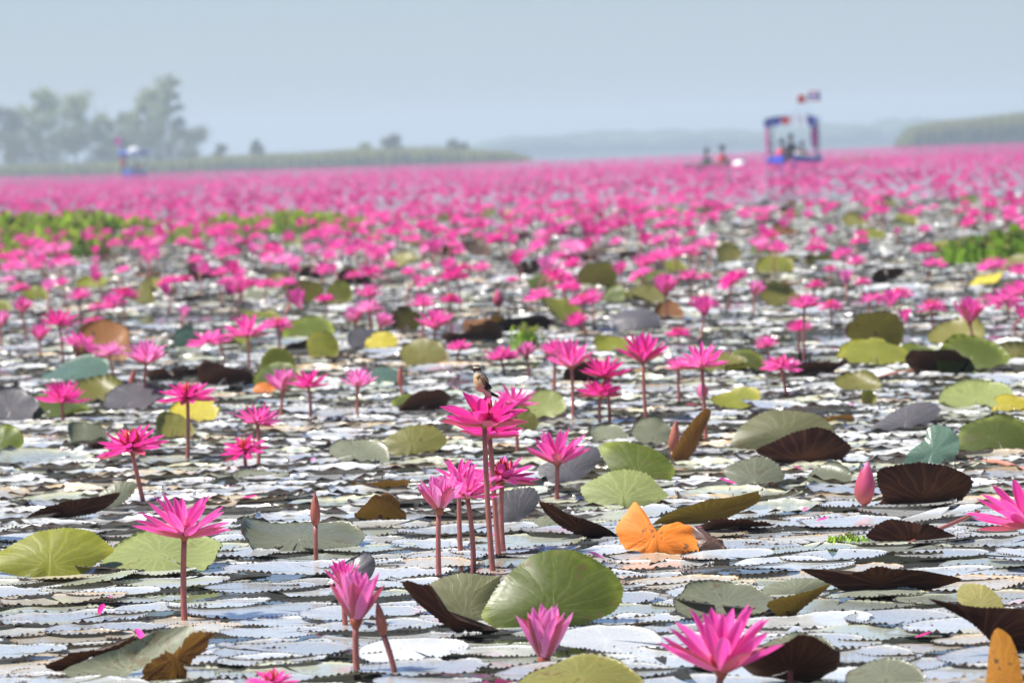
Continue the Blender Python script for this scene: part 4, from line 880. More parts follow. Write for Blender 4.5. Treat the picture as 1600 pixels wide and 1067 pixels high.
# ================================================================== HERO FLOWERS
HF = [
 (288,838,165,'open',(290,972),"tall light pink lily with pointed petals, alone beside the yellow-green leaf",'petal',(2,-6),1,"the tall pale lily"),
 (205,700,118,'flat',(232,792),"leaning magenta lily with a slanted stem",'petal_deep',(-9,4),2,"the leaning lily"),
 (293,622,98,'flat',(290,722),"flat-topped pink lily before the yellow leaf",'petal_deep',(3,4),3,"the flat-topped lily"),
 (402,660,76,'open',(398,730),"upper pink lily of the two stacked one above another",'petal',(8,10),4,"the stacked lilies"),
 (383,705,78,'flat',(394,734),"lower magenta lily of the two stacked one above another",'petal_deep',(-8,14),5,None),
 (97,628,86,'open',(103,660),"magenta lily low over the pads near the photo's edge",'petal_deep',(4,2),6,None),
 (228,568,74,'vee',(221,642),"light pink lily with raised petals before the brown domed leaf",'petal_pale',(4,0),7,"the light pink raised lily"),
 (171,555,56,'open',(178,598),"small pale lily with a salmon stem against the brown domed leaf",'petal_pale',(-4,0),8,None),
 (482,604,70,'open',(481,656),"pink lily with a dark leaf behind, beside the small pale lily",'petal_deep',(2,4),9,"the lily by the dark leaf"),
 (443,612,48,'cup',(441,652),"cupped pink lily half behind its neighbour, above the stacked lilies",'petal_pale',(-12,6),10,None),
 (559,605,58,'vee',(559,652),"small pale lily with brown sepal and thin stem",'petal_pale',(3,0),11,"the small pale lily"),
 (387,525,88,'open',(390,582),"pink lily with a salmon stem, front one of a mid-distance pair",'petal',(-3,2),12,"the mid-distance pair"),
 (434,510,56,'flat',(436,548),"pink lily behind the front one of a mid-distance pair",'petal',(4,2),13,None),
 (92,508,68,'open',(98,570),"deep magenta lily on a slanted stem in the middle distance",'petal_deep',(6,0),14,"the deep magenta lily"),
 (62,533,36,'cup',(66,556),"little cupped pink lily under the deep magenta one",'petal',(6,0),15,None),
 (757,664,148,'broad',(773,897),"large magenta lily with the small bird perched on it",'petal_deep',(3,2),16,"the bird's flower"),
 (765,681,104,'broad',(781,872),"magenta lily spread just beneath the bird's flower",'petal_deep',(4,2),17,None),
 (803,632,76,'open',(808,712),"pink lily peeping over the bird's flower",'petal',(8,0),18,None),
 (730,776,112,'open',(736,894),"front pink lily of the close trio below the bird",'petal',(4,4),19,"the close trio"),
 (785,748,122,'flat',(792,868),"wide pink lily at the back of the close trio below the bird",'petal',(2,4),20,None),
 (718,752,90,'open',(722,868),"pink lily hidden between the other two of the close trio",'petal',(-4,0),201,None),
 (686,799,74,'cup',(688,906),"cup-shaped light pink lily with one brown sepal, before the close trio",'petal_pale',(2,-2),21,"the cup-shaped lily"),
 (871,725,104,'vee',(868,784),"pink lily with raised petals and short stem before the slate leaf",'petal',(1,-2),22,"the raised-petal lily"),
 (893,574,82,'vee',(893,657),"raised pink lily first in the row behind the bird",'petal',(-3,0),23,"the row behind the bird"),
 (868,555,52,'vee',(866,640),"pink lily half hidden behind the first in the row",'petal',(-6,0),231,None),
 (945,588,86,'open',(951,662),"magenta lily in the middle of the row behind the bird",'petal_deep',(4,0),24,None),
 (938,619,76,'broad',(942,663),"low magenta lily beneath the middle of the row",'petal_deep',(2,2),25,None),
 (1005,566,88,'vee',(1012,661),"tallest magenta lily at the end of the row behind the bird",'petal_deep',(2,0),26,"the tallest row lily"),
 (1097,573,90,'open',(1104,692),"open pink lily on a long red stem above the rust leaf",'petal',(-2,2),27,"the long-stemmed lily"),
 (1060,575,48,'open',(1064,640),"pink lily just behind the long-stemmed open lily",'petal',(-4,2),271,None),
 (1220,575,74,'flat',(1231,622),"flat pink lily on a short slanted stem",'petal',(3,2),28,"the slanted flat lily"),
 (1197,541,44,'open',(1200,580),"small pink lily above the slanted flat lily",'petal',(-3,8),29,None),
 (1249,516,50,'open',(1253,556),"pink lily below a taller one in the middle distance",'petal_deep',(0,2),30,None),
 (1257,480,60,'open',(1257,560),"pink lily above a shorter one on twin stems",'petal',(0,2),31,"the twin-stem lily"),
 (1298,480,46,'flat',(1300,512),"flat pink lily beside the twin-stem lily",'petal',(0,2),32,None),
 (1606,822,188,'open',(1612,905),"large pink lily cut off by the photo's edge",'petal',(-6,-4),34,"the cut-off pink lily"),
 (1127,1052,198,'vee',(1131,1092),"huge blurred magenta lily at the bottom edge",'petal',(3,-4),35,"the magenta flower"),
 (556,975,84,'tulip',(563,1057),"cup-shaped pink lily with brown sepal beside a leaning bud",'petal_pale',(3,-2),36,"the lily and bud pair"),
 (538,915,52,'cup',(545,985),"small pink lily top hidden behind the cup-shaped one",'petal',(-8,0),361,None),
 (850,1036,90,'tulip',(851,1045),"half-closed pink lily sitting on the pads before the big green leaf",'petal_pale',(1,-2),37,"the half-closed lily"),
 (424,1068,86,'flat',(426,1110),"pink lily top just rising at the bottom edge",'petal',(0,0),38,None),
 (990,742,36,'cup',(990,748),"small red-pink lily resting low on the green spotted leaf",'petal_deep',(-30,0),39,None),
 (680,514,64,'vee',(684,570),"pink lily on a straight stem beside the olive upright leaf",'petal',(0,0),40,"the straight-stem lily"),
 (661,478,52,'open',(663,560),"pink lily rising behind the straight-stem lily",'petal',(0,0),41,None),
 (703,470,46,'flat',(706,520),"flat magenta lily behind the straight-stem lily",'petal_deep',(8,0),42,None),
 (577,462,50,'open',(580,520),"topmost pink lily of the pale mid-distance cluster",'petal',(0,0),43,"the pale cluster"),
 (575,486,52,'open',(578,535),"middle pink lily of the pale mid-distance cluster",'petal_pale',(0,0),44,None),
 (556,505,36,'cup',(558,530),"small cupped lily of the pale mid-distance cluster",'petal_pale',(-10,0),45,None),
 (594,512,34,'cup',(596,535),"drooping pale lily of the pale mid-distance cluster",'petal_pale',(25,0),46,None),
 (718,546,44,'broad',(706,572),"round pink lily sitting low between the black folds",'petal',(0,0),47,"the round low lily"),
 (784,562,62,'broad',(788,588),"pink lily with an orange sepal just above the bird",'petal',(0,0),48,None),
 (823,558,32,'cup',(822,590),"pale pink lily next to the one above the bird",'petal_pale',(0,0),49,None),
 (912,472,56,'flat',(916,520),"pink lily left of a pair before the far olive leaf",'petal',(-4,0),50,"the olive-leaf pair"),
 (926,466,42,'open',(930,512),"pink lily with raised middle, of the pair before the far olive leaf",'petal',(4,0),51,None),
 (1040,462,44,'cup',(1042,505),"upright pink lily behind the brown-olive leaf",'petal',(0,0),52,None),
 (1059,523,48,'flat',(1060,548),"flat pink lily low on the pads behind the tallest row lily",'petal_deep',(0,0),53,None),
 (1076,436,44,'open',(1078,478),"pink lily back of the upright one, first of two",'petal',(0,0),54,None),
 (1100,434,30,'flat',(1102,470),"pink lily back of the upright one, second of two",'petal',(0,0),541,None),
 (1178,462,32,'cup',(1180,495),"drooping pink lily alone on grey water",'petal_pale',(20,0),55,None),
 (1348,442,34,'flat',(1348,476),"pink lily over a black shade in open grey water",'petal',(0,0),56,None),
 (1405,462,52,'flat',(1408,500),"wide flat pink lily near the dark olive upright leaf",'petal',(0,0),57,None),
 (1455,482,56,'flat',(1458,532),"flat pink lily on a tall stem beside the paired cup lily",'petal',(0,0),58,None),
 (1515,506,54,'cup',(1520,545),"cup-shaped pink lily with red centre near the far hyacinth",'petal',(2,0),59,"the far cup lily"),
 (1274,447,38,'flat',(1276,480),"magenta lily behind the twin-stem lily",'petal_deep',(0,0),60,None),
 (1337,412,40,'open',(1338,440),"rounded pink lily above the one over black shade",'petal',(0,0),61,None),
 (1297,422,28,'flat',(1298,450),"small pink lily beside the rounded one",'petal',(0,0),62,None),
 (35,490,34,'cup',(40,536),"cupped pink lily on a thick reddish stem near the photo's edge",'petal',(0,0),63,None),
 (30,452,44,'flat',(32,500),"flat pink lily above the cupped one near the photo's edge",'petal',(0,0),64,None),
 (76,456,28,'cup',(78,490),"little pink lily on a pale stem between two wider ones",'petal_pale',(0,0),65,None),
 (125,467,48,'open',(127,510),"rounded pink lily on a straight stem behind the brown domed leaf",'petal',(0,0),66,None),
 (193,462,56,'flat',(195,504),"wide magenta lily on a thin stem beside the olive folded leaf",'petal_deep',(3,0),67,None),
 (154,482,42,'flat',(156,508),"light pink low lily behind the brown domed leaf",'petal_pale',(0,0),68,None),
 (148,506,46,'flat',(150,528),"pink lily rim peeping over the brown domed leaf",'petal',(0,0),69,None),
 (415,446,42,'flat',(417,480),"pink lily on a pale stem before a yellow leaf",'petal',(0,0),70,None),
 (344,430,38,'open',(346,478),"rounded pink lily on a brown stem, alone over grey water",'petal',(0,0),71,None),
 (288,438,34,'flat',(290,470),"magenta lily over a dark brown leaf far back",'petal_deep',(0,0),72,None),
 (305,410,34,'open',(307,440),"pink lily just behind the magenta one far back",'petal',(0,0),73,None),
 (553,432,36,'flat',(555,462),"flat pink lily by the yellowish upright leaf",'petal',(0,0),74,None),
 (608,418,34,'open',(610,450),"first of three small pink lilies in a slanted row",'petal',(0,0),75,None),
 (638,428,32,'open',(640,458),"middle of three small pink lilies in a slanted row",'petal',(0,0),76,None),
 (664,420,30,'open',(666,450),"last of three small pink lilies in a slanted row",'petal',(0,0),77,None),
 (724,420,36,'flat',(726,450),"magenta flat lily past the slanted row of three",'petal_deep',(0,0),78,None),
 (812,405,34,'vee',(814,440),"upper pink lily of two one above the other in open water",'petal',(0,0),79,None),
 (800,440,26,'broad',(802,456),"lower pink lily of two one above the other in open water",'petal',(0,0),80,None),
 (875,403,34,'broad',(877,432),"pink lily alone between open water and the far olive leaf",'petal',(0,0),81,None),
 (1005,418,44,'vee',(1007,452),"pink lily clump head back of the brown-olive leaf",'petal',(0,0),82,None),
 (0,512,36,'cup',(2,545),"cupped pink lily cut by the photo's edge in the middle distance",'petal_pale',(0,0),83,None),
]
for (cx, cy_, w, kind, base, lab, mat, tilt, sd, lm) in HF:
    flower(cx, cy_, w, kind, base, lab, mat, tilt, pale=(sd in (8, 11, 12, 65, 70)), seed=sd, sepals=(w > 30))
    if lm: LANDMARKS.append((lm, cx, cy_))
bud(493, 768, 823, (493, 884), "slim brown closed bud on a straight stem over the long grey leaf", seed=1)
bud(600, 937, 995, (622, 1057), "closed brown bud leaning beside the cup-shaped lily", pale=False, seed=2)
bud(1350, 720, 790, (1348, 800), "closed pink bud with brown sepals beside the dark veined leaf", 'pinkbud', .50, seed=3)
bud(1051, 655, 707, (1047, 722), "pale closed bud before the rust brown leaf", wid=.34, pale=True, seed=4)
bud(626, 570, 606, (626, 628), "closed pinkish bud behind the small pale lily's leaf", seed=5)
bud(203, 573, 608, (201, 612), "thin reddish bud below the light pink raised lily", seed=6)
bud(1098, 596, 622, (1098, 630), "round pink bud under the long-stemmed open lily", 'pinkbud', .75, seed=7)
bud(779, 452, 480, (782, 510), "pale pink bud on a stem among the black leaf folds", 'pinkbud', .6, seed=8)
LANDMARKS += [("the brown bud", 493, 800), ("the closed pink bud", 1350, 755)]

# ================================================================== the bird
def bird():
    F0 = ground(773, 897).y; s = F0 / FPX
    feet = at_depth(758, 622, F0); feet.y += .0
    root = empty("bird", feet, 0); tag(root, "small streaked brown bird with black tail perched on the magenta lily", "bird")
    k = s                                     # one photo pixel in metres at the flower
    bm = bmesh.new()
    def ell(c, rx, ry, rz, ay=0):
        bmesh.ops.create_uvsphere(bm, u_segments=20, v_segments=14, radius=1, matrix=Matrix.Translation(Vector(c) * k) @ Matrix.Rotation(R_(ay), 4, 'Y') @ Matrix.Diagonal((rx * k, ry * k, rz * k, 1)))
    # x towards the bird's tail, z up; units are photo pixels
    ell((-5, 0, 25), 11.5, 10.5, 17, -22); ell((-8.5, 0, 33), 9, 9, 9); ell((-9.5, 0, 40), 7, 7, 6); ell((-11.5, 0, 46.5), 7.2, 7, 6.6); ell((3, 0, 10), 6, 6, 12, -32); ell((-7, 0, 22), 9.5, 9, 12, -10)
    me = bpy.data.meshes.new("body"); bm.to_mesh(me); bm.free()
    o = bpy.data.objects.new("tmp", me); COL.objects.link(o)
    rm = o.modifiers.new("r", 'REMESH'); rm.mode = 'VOXEL'; rm.voxel_size = 1.0 * k; sm = o.modifiers.new("s", 'SMOOTH'); sm.iterations = 6
    me2 = bpy.data.meshes.new_from_object(o.evaluated_get(bpy.context.evaluated_depsgraph_get())); bpy.data.objects.remove(o); me2.name = "body"
    ca = me2.color_attributes.new("plumage", 'FLOAT_COLOR', 'POINT')
    for i, v in enumerate(me2.vertices):
        x, y, z = v.co / k; c = (.62, .43, .22)
        if z > 40.5:
            c = (.09, .06, .045)
            if z > 50.2: c = (.10, .07, .045)
            if 48.3 < z < 49.8 and x > -17: c = (.60, .52, .38)
            if z < 43 and x > -14: c = (.55, .48, .38)
        elif z > 37.5: c = (.62, .54, .44)
        elif x > -6 + (30 - z) * .45: c = (.42, .28, .14) if (math.sin(x * 1.3 + z * .8) > 0) else (.12, .07, .04)
        if z < 15: c = (.66, .52, .36)
        ca.data[i].color = c + (1,)
    m, nt, out = new_mat("bird_plumage"); at = nt.nodes.new("ShaderNodeAttribute"); at.attribute_name = "plumage"
    col = mixc(nt, math_(nt, 'MULTIPLY', noise_(nt, 500, 2), .35), at.outputs['Color'], (.06, .04, .03, 1), 'MIX'); p = principled(nt, col, .8, .15); nt.links.new(p.outputs[0], out.inputs[0])
    me2.materials.clear(); me2.materials.append(m); me2.polygons.foreach_set("use_smooth", [True] * len(me2.polygons)); link("body", me2, root)
    wmat, tmat, cmat = simple("feather_brown", (.30, .18, .08, 1), .8, .15, .5, 500), simple("feather_black", (.018, .015, .016, 1), .7, .2, .3, 400), simple("feather_buff", (.55, .42, .25, 1), .8, .15, .3, 500)
    for sy in (-1, 1):                       # folded wing of overlapping feathers
        wing = MB(); tips = MB(); pale = MB()
        for j in range(9):
            t = j / 8; p0 = Vector((-9 + 5 * t, sy * (9.6 - 1.2 * t), 36 - 10 * t)); L_ = 11 + 9 * t; a = R_(-52 + 6 * t)
            d = Vector((math.cos(a), -sy * .12, math.sin(a))); nrm = Vector((0, sy, .15)); u = d.cross(nrm).normalized()
            for k2 in range(3):
                q0 = p0 + u * (k2 * 3.0 - 2.6) + nrm * (.35 * j * .3 + .4 - .3 * k2)
                Vv = [q0 - u * 1.2, q0 + u * 1.2, q0 + d * L_ * .6 + u * 1.9 + nrm * .5, q0 + d * L_ + nrm * .2, q0 + d * L_ * .6 - u * 1.9 + nrm * .3]
                (tips if j > 5 else (pale if (j + k2) % 3 == 0 else wing)).add([x * k for x in Vv], [(0, 1, 2, 4), (4, 2, 3)])
        w_ = wing.build("wing", wmat, root); tips.build("flight_feathers", tmat, w_); pale.build("covert_feathers", cmat, w_)
    tl = MB()
    for j in range(5):
        y = (j - 2) * 1.6; p0 = Vector((6, y * .5, 8 + .15 * j)); d = Vector((.90, y * .05, -.40)).normalized(); L_ = 17 - abs(j - 2) * .8
        tl.add([x * k for x in (p0 + Vector((0, -1.6, 3.2)), p0 + Vector((0, 1.6, 3.2)), p0 + d * L_ + Vector((0, 1.9, 1.5)), p0 + d * L_ + Vector((0, -1.9, 1.5)), p0 + d * L_ + Vector((-1, 0, -1.2)), p0 + Vector((-1, 0, -2)))], [(0, 1, 2, 3), (0, 3, 4, 5), (1, 5, 4, 2)])
    tl.build("tail", tmat, root)
    bk = MB(); bk.tube([Vector((-17, -1.5, 46)) * k, Vector((-20, -2, 45.6)) * k, Vector((-22.6, -2.4, 45.0)) * k], [1.7 * k, 1.1 * k, .2 * k], 8); bk.build("beak", tmat, root)
    for sy in (-1, 1):
        e = MB(); e.lathe([(0, -.9 * k), (.9 * k, 0), (0, .9 * k)], 10, Matrix.Translation(Vector((-14.6, sy * 5.7, 47.2)) * k)); e.build("eye", simple("bird_eye", (.01, .008, .008, 1), .1, .6, 0), root)
        lg = MB(); lg.tube([Vector((-1, sy * 3.5, 12)) * k, Vector((1.5, sy * 3.5, 6)) * k, Vector((-.5, sy * 3.5, -1)) * k], .75 * k, 6)
        for tx, ty in ((-5, 0), (-4, 2.5), (-4, -2.5), (3.5, 0)): lg.tube([Vector((-.5, sy * 3.5, -.6)) * k, Vector((-.5 + tx, sy * 3.5 + ty, -1.5)) * k], .5 * k, 5)
        lg.build("leg", simple("bird_leg", (.45, .20, .18, 1), .5, .3, .2, 200), root)
bird()
LANDMARKS.append(("the bird", 757, 595)); ALLF += [(757, 595, None), (735, 590, None), (780, 600, None), (712, 600, None)]

# ================================================================== floating pads
def ordinal(n):
    o = "first second third fourth fifth sixth seventh eighth ninth tenth eleventh twelfth thirteenth fourteenth fifteenth sixteenth seventeenth eighteenth nineteenth".split()
    if n < 19: return o[n]
    t = ("twentieth twenty", "thirtieth thirty", "fortieth forty", "fiftieth fifty")[(n + 1) // 10 - 2].split(); k = (n + 1) % 10
    return t[0] if k == 0 else t[1] + "-" + o[k - 1]
USED = {}
def where(px, py, look):
    """a label by the nearest landmark: where the thing lies from it, and its turn counted outward"""
    lm = min(LANDMARKS, key=lambda q: (q[1] - px) ** 2 + ((q[2] - py) * 1.6) ** 2)
    dx, dy = px - lm[1], (py - lm[2]) * 1.6
    if abs(dy) > abs(dx) * .8: rel = "beyond" if dy < 0 else "in front of"
    else: rel = "to the left of" if dx < 0 else "to the right of"
    return look, rel, lm[0], math.hypot(dx, dy)
PENDING = []
def later(o, px, py, look): PENDING.append((o, where(px, py, look)))
def label_all():
    gr = {}
    for o, (look, rel, lm, d) in PENDING: gr.setdefault((look, rel, lm), []).append((d, o))
    for (look, rel, lm), q in gr.items():
        q.sort(key=lambda t: t[0])
        for i, (d, o) in enumerate(q):
            o["label"] = f"{look} {rel} {lm}" if len(q) == 1 else f"{look}, {ordinal(i)} out {rel} {lm}"

def noise2(x, y, sc, o=0.): return noise.noise((x * sc + o, y * sc, o * 1.7))
PADV = []      # shared pad meshes
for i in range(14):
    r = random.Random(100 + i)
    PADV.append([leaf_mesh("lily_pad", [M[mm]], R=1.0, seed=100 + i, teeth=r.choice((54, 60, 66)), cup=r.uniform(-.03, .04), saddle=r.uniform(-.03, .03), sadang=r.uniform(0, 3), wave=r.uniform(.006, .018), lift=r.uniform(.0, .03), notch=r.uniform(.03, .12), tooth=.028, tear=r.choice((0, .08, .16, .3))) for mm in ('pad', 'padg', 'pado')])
r = random.Random(11); pads = []
cells = {}
def try_pad(x, y, R, k):
    c = (int(x // .5), int(y // .5))
    for a in (-1, 0, 1):
        for b in (-1, 0, 1):
            for (qx, qy, qr) in cells.get((c[0] + a, c[1] + b), ()):
                if (qx - x) ** 2 + (qy - y) ** 2 < (k * (R + qr)) ** 2: return False
    cells.setdefault(c, []).append((x, y, R)); return True
y_near, y_far = 6.3 * K, 62.0 * K
for _ in range(34000):
    u = r.random(); y = math.sqrt(y_near ** 2 + u * (y_far ** 2 - y_near ** 2)) if r.random() < .75 else r.uniform(y_near, 16 * K)
    hw = .1335 / K * y + .25; x = r.uniform(-hw, hw)
    R = r.uniform(.10, .185)
    dens = .60 if y < 13 * K else .66
    if y > 14 * K and noise2(x, y, .35, 4.2) > .38: continue
    if try_pad(x, y, R, dens): pads.append((x, y, R))
pads.sort(key=lambda p: p[1])
N_IND = 290
stuff_items = {0: [], 1: [], 2: []}; stuff_t = []
for i in range(8):
    V, F, rad, an = leaf_geo(1.0, 300 + i, teeth=14, rings=(.5, .85, 1.0), wave=.015, lift=.06, tooth=.05)
    f = tris(F); stuff_t.append((np.array([list(v) for v in V]), f, np.zeros(len(f)), np.array(rad), np.array(an)))
LOOK = ("pale floating lily pad", "greenish floating lily pad", "tan floating lily pad")
for i, (x, y, R) in enumerate(pads):
    tl = R_(abs(r.gauss(0, .9))) if r.random() < .93 else R_(r.uniform(3, 9)); ta = r.uniform(0, 6.28)
    z = .003 + r.random() * .009 + R * math.sin(tl) * .6
    Mt = Matrix.Translation((x, y, z)) @ Matrix.Rotation(tl, 4, Vector((math.cos(ta), math.sin(ta), 0))) @ Matrix.Rotation(r.uniform(0, 6.28), 4, 'Z') @ Matrix.Diagonal((R, R * r.uniform(.85, 1), R, 1))
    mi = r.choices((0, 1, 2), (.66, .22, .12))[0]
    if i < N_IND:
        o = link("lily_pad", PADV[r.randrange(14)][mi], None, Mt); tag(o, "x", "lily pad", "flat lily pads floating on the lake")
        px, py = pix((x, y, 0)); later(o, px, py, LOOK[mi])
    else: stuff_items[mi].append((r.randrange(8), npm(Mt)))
VV = []; FF = []; MM = []; RA = []; AN = []; off = 0
for mi in range(3):
    for t, Mn in stuff_items[mi]:
        v, f, _, ra, an = stuff_t[t]; VV.append(v @ Mn[:3, :3].T + Mn[:3, 3]); FF.append(f + off); MM.append(np.full(len(f), mi)); RA.append(ra); AN.append(an); off += len(v)
# farther pads, low detail, thinning out
for _ in range(9000):
    y = K * math.sqrt(62 ** 2 + r.random() * (230 ** 2 - 62 ** 2)); x = r.uniform(-.14, .14) / K * y
    if noise2(x, y, .1, 2.2) > .15: continue
    R = r.uniform(.14, .30); a0 = r.uniform(0, 6.28); z = .004 + r.random() * .03; tx, ty = r.gauss(0, .05), r.gauss(0, .05)
    v = np.array([[R * math.cos(a0 + k * 1.047), R * math.sin(a0 + k * 1.047), 0] for k in range(6)]); v[:, 2] = z + np.abs(v[:, 0] * tx + v[:, 1] * ty); v[:, 0] += x; v[:, 1] += y
    VV.append(v); FF.append(np.array([[0, 1, 2], [0, 2, 3], [0, 3, 4], [0, 4, 5]]) + off); MM.append(np.full(4, r.choices((0, 1, 2), (.6, .25, .15))[0])); RA.append(np.full(6, .9)); AN.append(np.arange(6) / 6); off += 6
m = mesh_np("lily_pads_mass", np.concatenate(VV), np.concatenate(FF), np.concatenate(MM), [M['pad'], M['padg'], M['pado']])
print("pads", len(pads), "mass tris", len(m.polygons))
if len(m.vertices) == off:
    m.attributes.new("rad", 'FLOAT', 'POINT').data.foreach_set("value", np.concatenate(RA).astype(np.float32)); m.attributes.new("ang", 'FLOAT', 'POINT').data.foreach_set("value", np.concatenate(AN).astype(np.float32))
tag(link("lily_pads", m), "mass of floating lily pads covering the lake further back", kind="stuff")
# upturned leaves of the middle distance
r = random.Random(19); UP = []
UPM = [[leaf_mesh("blade", [M[mm]], R=1.0, seed=400 + i * 7 + j, teeth=20, rings=(.4, .75, 1.0), cup=random.Random(i).uniform(-.25, .1), wave=.05, tooth=.03, rolls=((random.Random(i * 2 + j).uniform(0, 6.28), random.Random(i + j).uniform(.0, .35), random.Random(i * 3 + j).uniform(.8, 2.2)),)) for j in range(2)] for i, mm in enumerate(('olive', 'green', 'dark', 'brown', 'grey', 'ygreen', 'slate', 'yellow'))]
UPN = ("olive", "green", "dark maroon", "brown", "grey", "yellow-green", "slate", "yellow")
n_up = 0; tries = 0
while n_up < 120 and tries < 4000:
    tries += 1
    y = K * (math.sqrt(13 ** 2 + r.random() * (62 ** 2 - 13 ** 2)) if r.random() < .6 else r.uniform(14, 34)); x = r.uniform(-.134, .134) / K * y; px, py = pix((x, y, .05))
    if any(abs(px - q[0]) < 34 * 14 * K / y and abs(py - q[1]) < 22 * 14 * K / y for q in ALLF): continue
    if any((x - q[0]) ** 2 + (y - q[1]) ** 2 < .12 for q in UP): continue
    UP.append((x, y)); n_up += 1
    ci = r.choices(range(8), (8, 5, 4, 3, 1.5, 5, .3, 1))[0]; R = r.uniform(.08, .15); a = R_(r.uniform(8, 42)); face = -1 if ci in (2, 3) and r.random() < .8 else 1
    root = empty("raised_lily_leaf", (x, y, 0)); tag(root, "x", "lily leaf", "lily leaves tilted up out of the water")
    link("blade", UPM[ci][r.randrange(2)], root, Matrix.Translation((0, 0, R * math.sin(a) * .75)) @ Matrix.Rotation(r.uniform(-.6, .6), 4, 'Z') @ Matrix.Rotation(r.uniform(-.25, .25), 4, 'Y') @ Matrix.Rotation(a * face, 4, 'X') @ Matrix.Rotation(r.uniform(-.6, .6), 4, 'Z') @ Matrix.Scale(R, 4))
    later(root, px, py, UPN[ci] + " upturned leaf")

# ================================================================== the field of flowers
r = random.Random(23)
ALLF += [(1475 + 22 * k, 392, None) for k in range(7)] + [(1490 + 22 * k, 374, None) for k in range(6)]
def bloom_tm(kind, seed, lod):
    V = []; F = []; rad = []; an = []; MI = []
    rows, cols = {1: (5, 2), 2: (2, 2), 3: (2, 1)}[lod]
    pm = petal_mats(kind, 1.0, seed)
    if lod == 3: pm = pm[::2]
    for wi, rw, bd, mt in pm:
        if lod == 3: rw *= 1.5
        v, f, ra, a = petal_geo(bd, rows, cols, rw); k = len(V)
        V += [mt @ x for x in v]; F += [tuple(i + k for i in q) for q in f]; rad += ra; an += a
    f = tris(F); return np.array([list(v) for v in V]), f, np.zeros(len(f)), np.array(rad), np.array(an)
KN = ('open', 'flat', 'vee', 'tulip', 'broad', 'cup', 'flat', 'open')
KW = {'open': "open pink lily", 'flat': "flat pink lily", 'vee': "raised pink lily", 'broad': "broad pink lily", 'tulip': "half-closed pink lily", 'cup': "cupped pink lily"}
T1 = [bloom_tm(k, 60 + i, 1) for i, k in enumerate(KN)]
T2 = [bloom_tm(k, 80 + i, 2) for i, k in enumerate(KN)]; T3 = [bloom_tm(k, 90 + i, 3) for i, k in enumerate(KN)]
def np_obj_mesh(name, T, mat):
    m = mesh_np(name, T[0], T[1], T[2], [mat])
    m.attributes.new("rad", 'FLOAT', 'POINT').data.foreach_set("value", T[3].astype(np.float32)); m.attributes.new("ang", 'FLOAT', 'POINT').data.foreach_set("value", T[4].astype(np.float32)); return m
BM1 = [[np_obj_mesh("blossom", t, M[mm]) for mm in ('petal', 'petal_deep', 'petal_pale')] for t in T1]
# stem of unit height: scaled in z only
SM = []
for q, bw in (('stem', .012), ('stem', -.02), ('stem_pale', .03), ('stem', .03), ('stem_pale', -.01), ('stem', -.035)):
    sb = MB(); sb.tube([(bw * math.sin(math.pi * t), 0, t) for t in (-.05, .2, .4, .6, .8, 1)], [.0064, .0062, .006, .006, .0056, .0055], 6); SM.append(mesh("stem", sb.v, sb.f, [M[q]]))
FL = []
def field(y0, y1, dens, clump, thr, sc):
    y0 *= K; y1 *= K; n = int(dens * .14 / K * (y1 * y1 - y0 * y0))
    for _ in range(n):
        y = math.sqrt(y0 * y0 + r.random() * (y1 * y1 - y0 * y0)); x = r.uniform(-.14, .14) / K * y
        if clump and noise2(x, y, sc, 7.7) < thr: continue
        if y > 150 * K:
            qx = pix((x, y, .1))[0]
            if y > K * float(np.interp(qx, (0, 150, 900, 1150, 1400), (480, 400, 370, 430, 500))): continue
        FL.append((x, y))
field(16, 27, 1.3, True, -.2, .3); field(27, 46, 1.85, True, -.2, .22); field(46, 72, 1.6, True, -.22, .15); field(72, 120, 1.9, True, -.35, .08); field(120, 200, 2.0, False, 0, 0); field(200, 500, .6, False, 0, 0)
FL.sort(key=lambda p: p[1]); far = {2: [], 3: []}; n_ind = 0
for (x, y) in FL:
    h = r.uniform(.08, .22); px, py = pix((x, y, h))
    if y < 40 * K and any(abs(px - q[0]) < 26 * 20 * K / y and abs(py - q[1]) < 24 * 20 * K / y for q in ALLF): continue
    L = r.uniform(.07, .122); ki = r.randrange(8); Mt = Matrix.Translation((x, y, h)) @ Euler((r.gauss(0, .2), r.gauss(0, .2), r.uniform(0, 6.28))).to_matrix().to_4x4() @ Matrix.Scale(L, 4)
    if n_ind < 215:
        n_ind += 1; root = empty("water_lily", (x, y, 0)); tag(root, "x", "water lily", "pink water lilies standing above the pads")
        ci = r.choices((0, 1, 2), (.55, .3, .15))[0]
        link("blossom", BM1[ki][ci], root, Matrix.Translation((-x, -y, 0)) @ Mt)
        sx, sy = r.gauss(0, .25) * h, r.gauss(0, .25) * h
        link("stem", SM[r.randrange(6)], root, Matrix(((1, 0, -sx, sx), (0, 1, -sy, sy), (0, 0, h, 0), (0, 0, 0, 1))))
        later(root, px, py, ("", "magenta ", "pale ")[ci] + KW[KN[ki]])
    else: far[2 if y < 95 * K else 3].append((ki, Mt, x, y, h))
VV = []; FF = []; MM = []; RA = []; AN = []; off = 0
